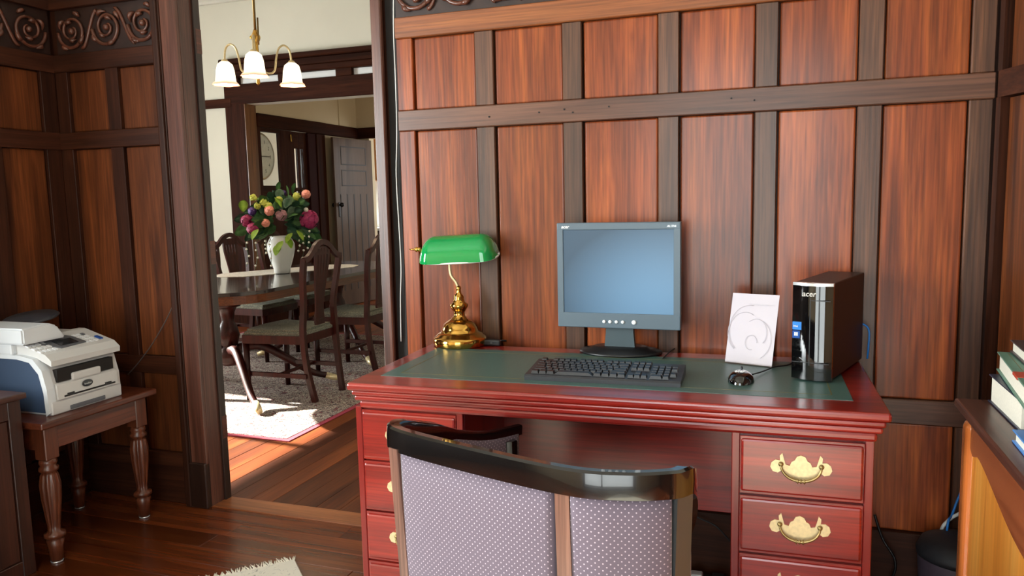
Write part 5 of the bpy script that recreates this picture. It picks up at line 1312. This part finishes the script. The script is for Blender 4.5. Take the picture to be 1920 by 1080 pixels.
bd = MB().lathe([(0.024, 0.0), (0.024, 0.003), (0.021, 0.004), (0.0, 0.004)], 28, mat=Matrix.Translation((0.0085, 0.0, 0.090)) @ Matrix.Rotation(R_(86), 4, 'Y') @ Matrix.Diagonal((0.55, 1, 1, 1))).build('badge', M['lcd'], prn)
text('brother', 0.0105, M['silver'], bd, (0.0135, 0.0, 0.0865), (R_(90), 0, R_(90)), 'logo', align='CENTER')
q = MB(); q.box(-0.39, 0.004, -W2+0.01, W2, 0.0, 0.050, 0.004); q.build('paper_cassette', M['printer'], prn)
MB().box(0.0035, 0.0075, -0.08, 0.08, 0.006, 0.022, 0.002).build('cassette_grip', M['printer_gr'], prn)
# scanner lid and document feeder
q = MB(); q.box(-0.41, -0.16, -W2-0.0, W2, T_-0.028, T_+0.016, 0.008, 2); q.build('scanner_lid', M['printer_lid'], prn)
q = MB(); q.prism([(-W2-0.01, T_+0.016), (-W2+0.17, T_+0.016), (-W2+0.135, T_+0.068), (-W2+0.10, T_+0.082), (-W2-0.01, T_+0.076)], -0.42, -0.085, lambda a, b_, d: (d, a, b_)); 
bmesh.ops.bevel(q.bm, geom=q.bm.edges[:], offset=0.006, segments=2, affect='EDGES'); q.build('document_feeder', M['printer_lid'], prn)
q = MB(); q.lathe([(0.0, 0), (0.095, 0.0), (0.10, 0.004), (0.09, 0.012), (0.0, 0.018)], 32, mat=Matrix.Translation((-0.30, 0.035, T_+0.075)) @ Matrix.Rotation(R_(10), 4, 'X') @ Matrix.Diagonal((1.1, 1.0, 1, 1))); q.build('document_tray', M['tray'], prn)

# dark cabinet at the left edge
lc = atz(50, 735, 0.66)
dc = thing('dark_cabinet', 'dark timber cabinet at the left edge beside the printer table', 'cabinet', (lc.x, lc.y, 0))
CZ2 = 0.66
cdp = lc.x+0.02-(XL+0.01)
MB().box(-cdp, 0.0, -1.1, 0.0, CZ2-0.022, CZ2, 0.005, 2).build('top', M['cab_top'], dc)
MB().box(-cdp, -0.022, -1.08, -0.02, 0.0, CZ2-0.022, 0.002).build('carcass', M['cab_dk'], dc)
for y0 in (-0.068, -0.56, -1.08): MB().box(-0.022, -0.010, y0, y0+0.048, 0.0, CZ2-0.022, 0.002).build('stile', M['cab_dk'], dc)
for y0, y1 in ((-0.512, -0.068), (-1.032, -0.56)):
    MB().box(-0.022, -0.010, y0, y1, CZ2-0.085, CZ2-0.022, 0.002).build('rail', M['cab_dk'], dc)
    MB().box(-0.022, -0.010, y0, y1, 0.0, 0.06, 0.002).build('rail', M['cab_dk'], dc)
    dd = MB().box(-0.022, -0.016, y0+0.003, y1-0.003, 0.063, CZ2-0.088, 0.002).build('door', M['cab_dk'], dc)
    MB().sphere((-0.006, y0+0.04, 0.36), 0.012, 10, 8).build('knob', M['brass_dk'], dd)

# ---- white fringed rug
r0 = atz(553, 1052, 0)
wr_ = thing('cream_rug', 'cream fringed rug on the study floor at the bottom edge', 'rug', (r0.x, r0.y, 0), R_(226))
RW, RLn, s_ = 0.98, 3.45, 1  # length extended unseen past the camera, a sunlit reflector for the desk front
MB().box(0, RW, 0, RLn, 0.0, 0.008, 0.003).build('pile', M['rug_w'], wr_)
q = MB()
for i_ in range(170):
    x = RW*i_/170+random.uniform(0, 0.004); L_ = random.uniform(0.03, 0.05); dx = random.uniform(-0.012, 0.012)
    q.tube([(x, s_*0.004, 0.008), (x+dx*0.5, -s_*L_*0.5, 0.005), (x+dx, -s_*L_, 0.003)], [0.0028, 0.0026, 0.0014], 4)
tag(q.build('fringe', M['fringe'], wr_), kind='stuff')
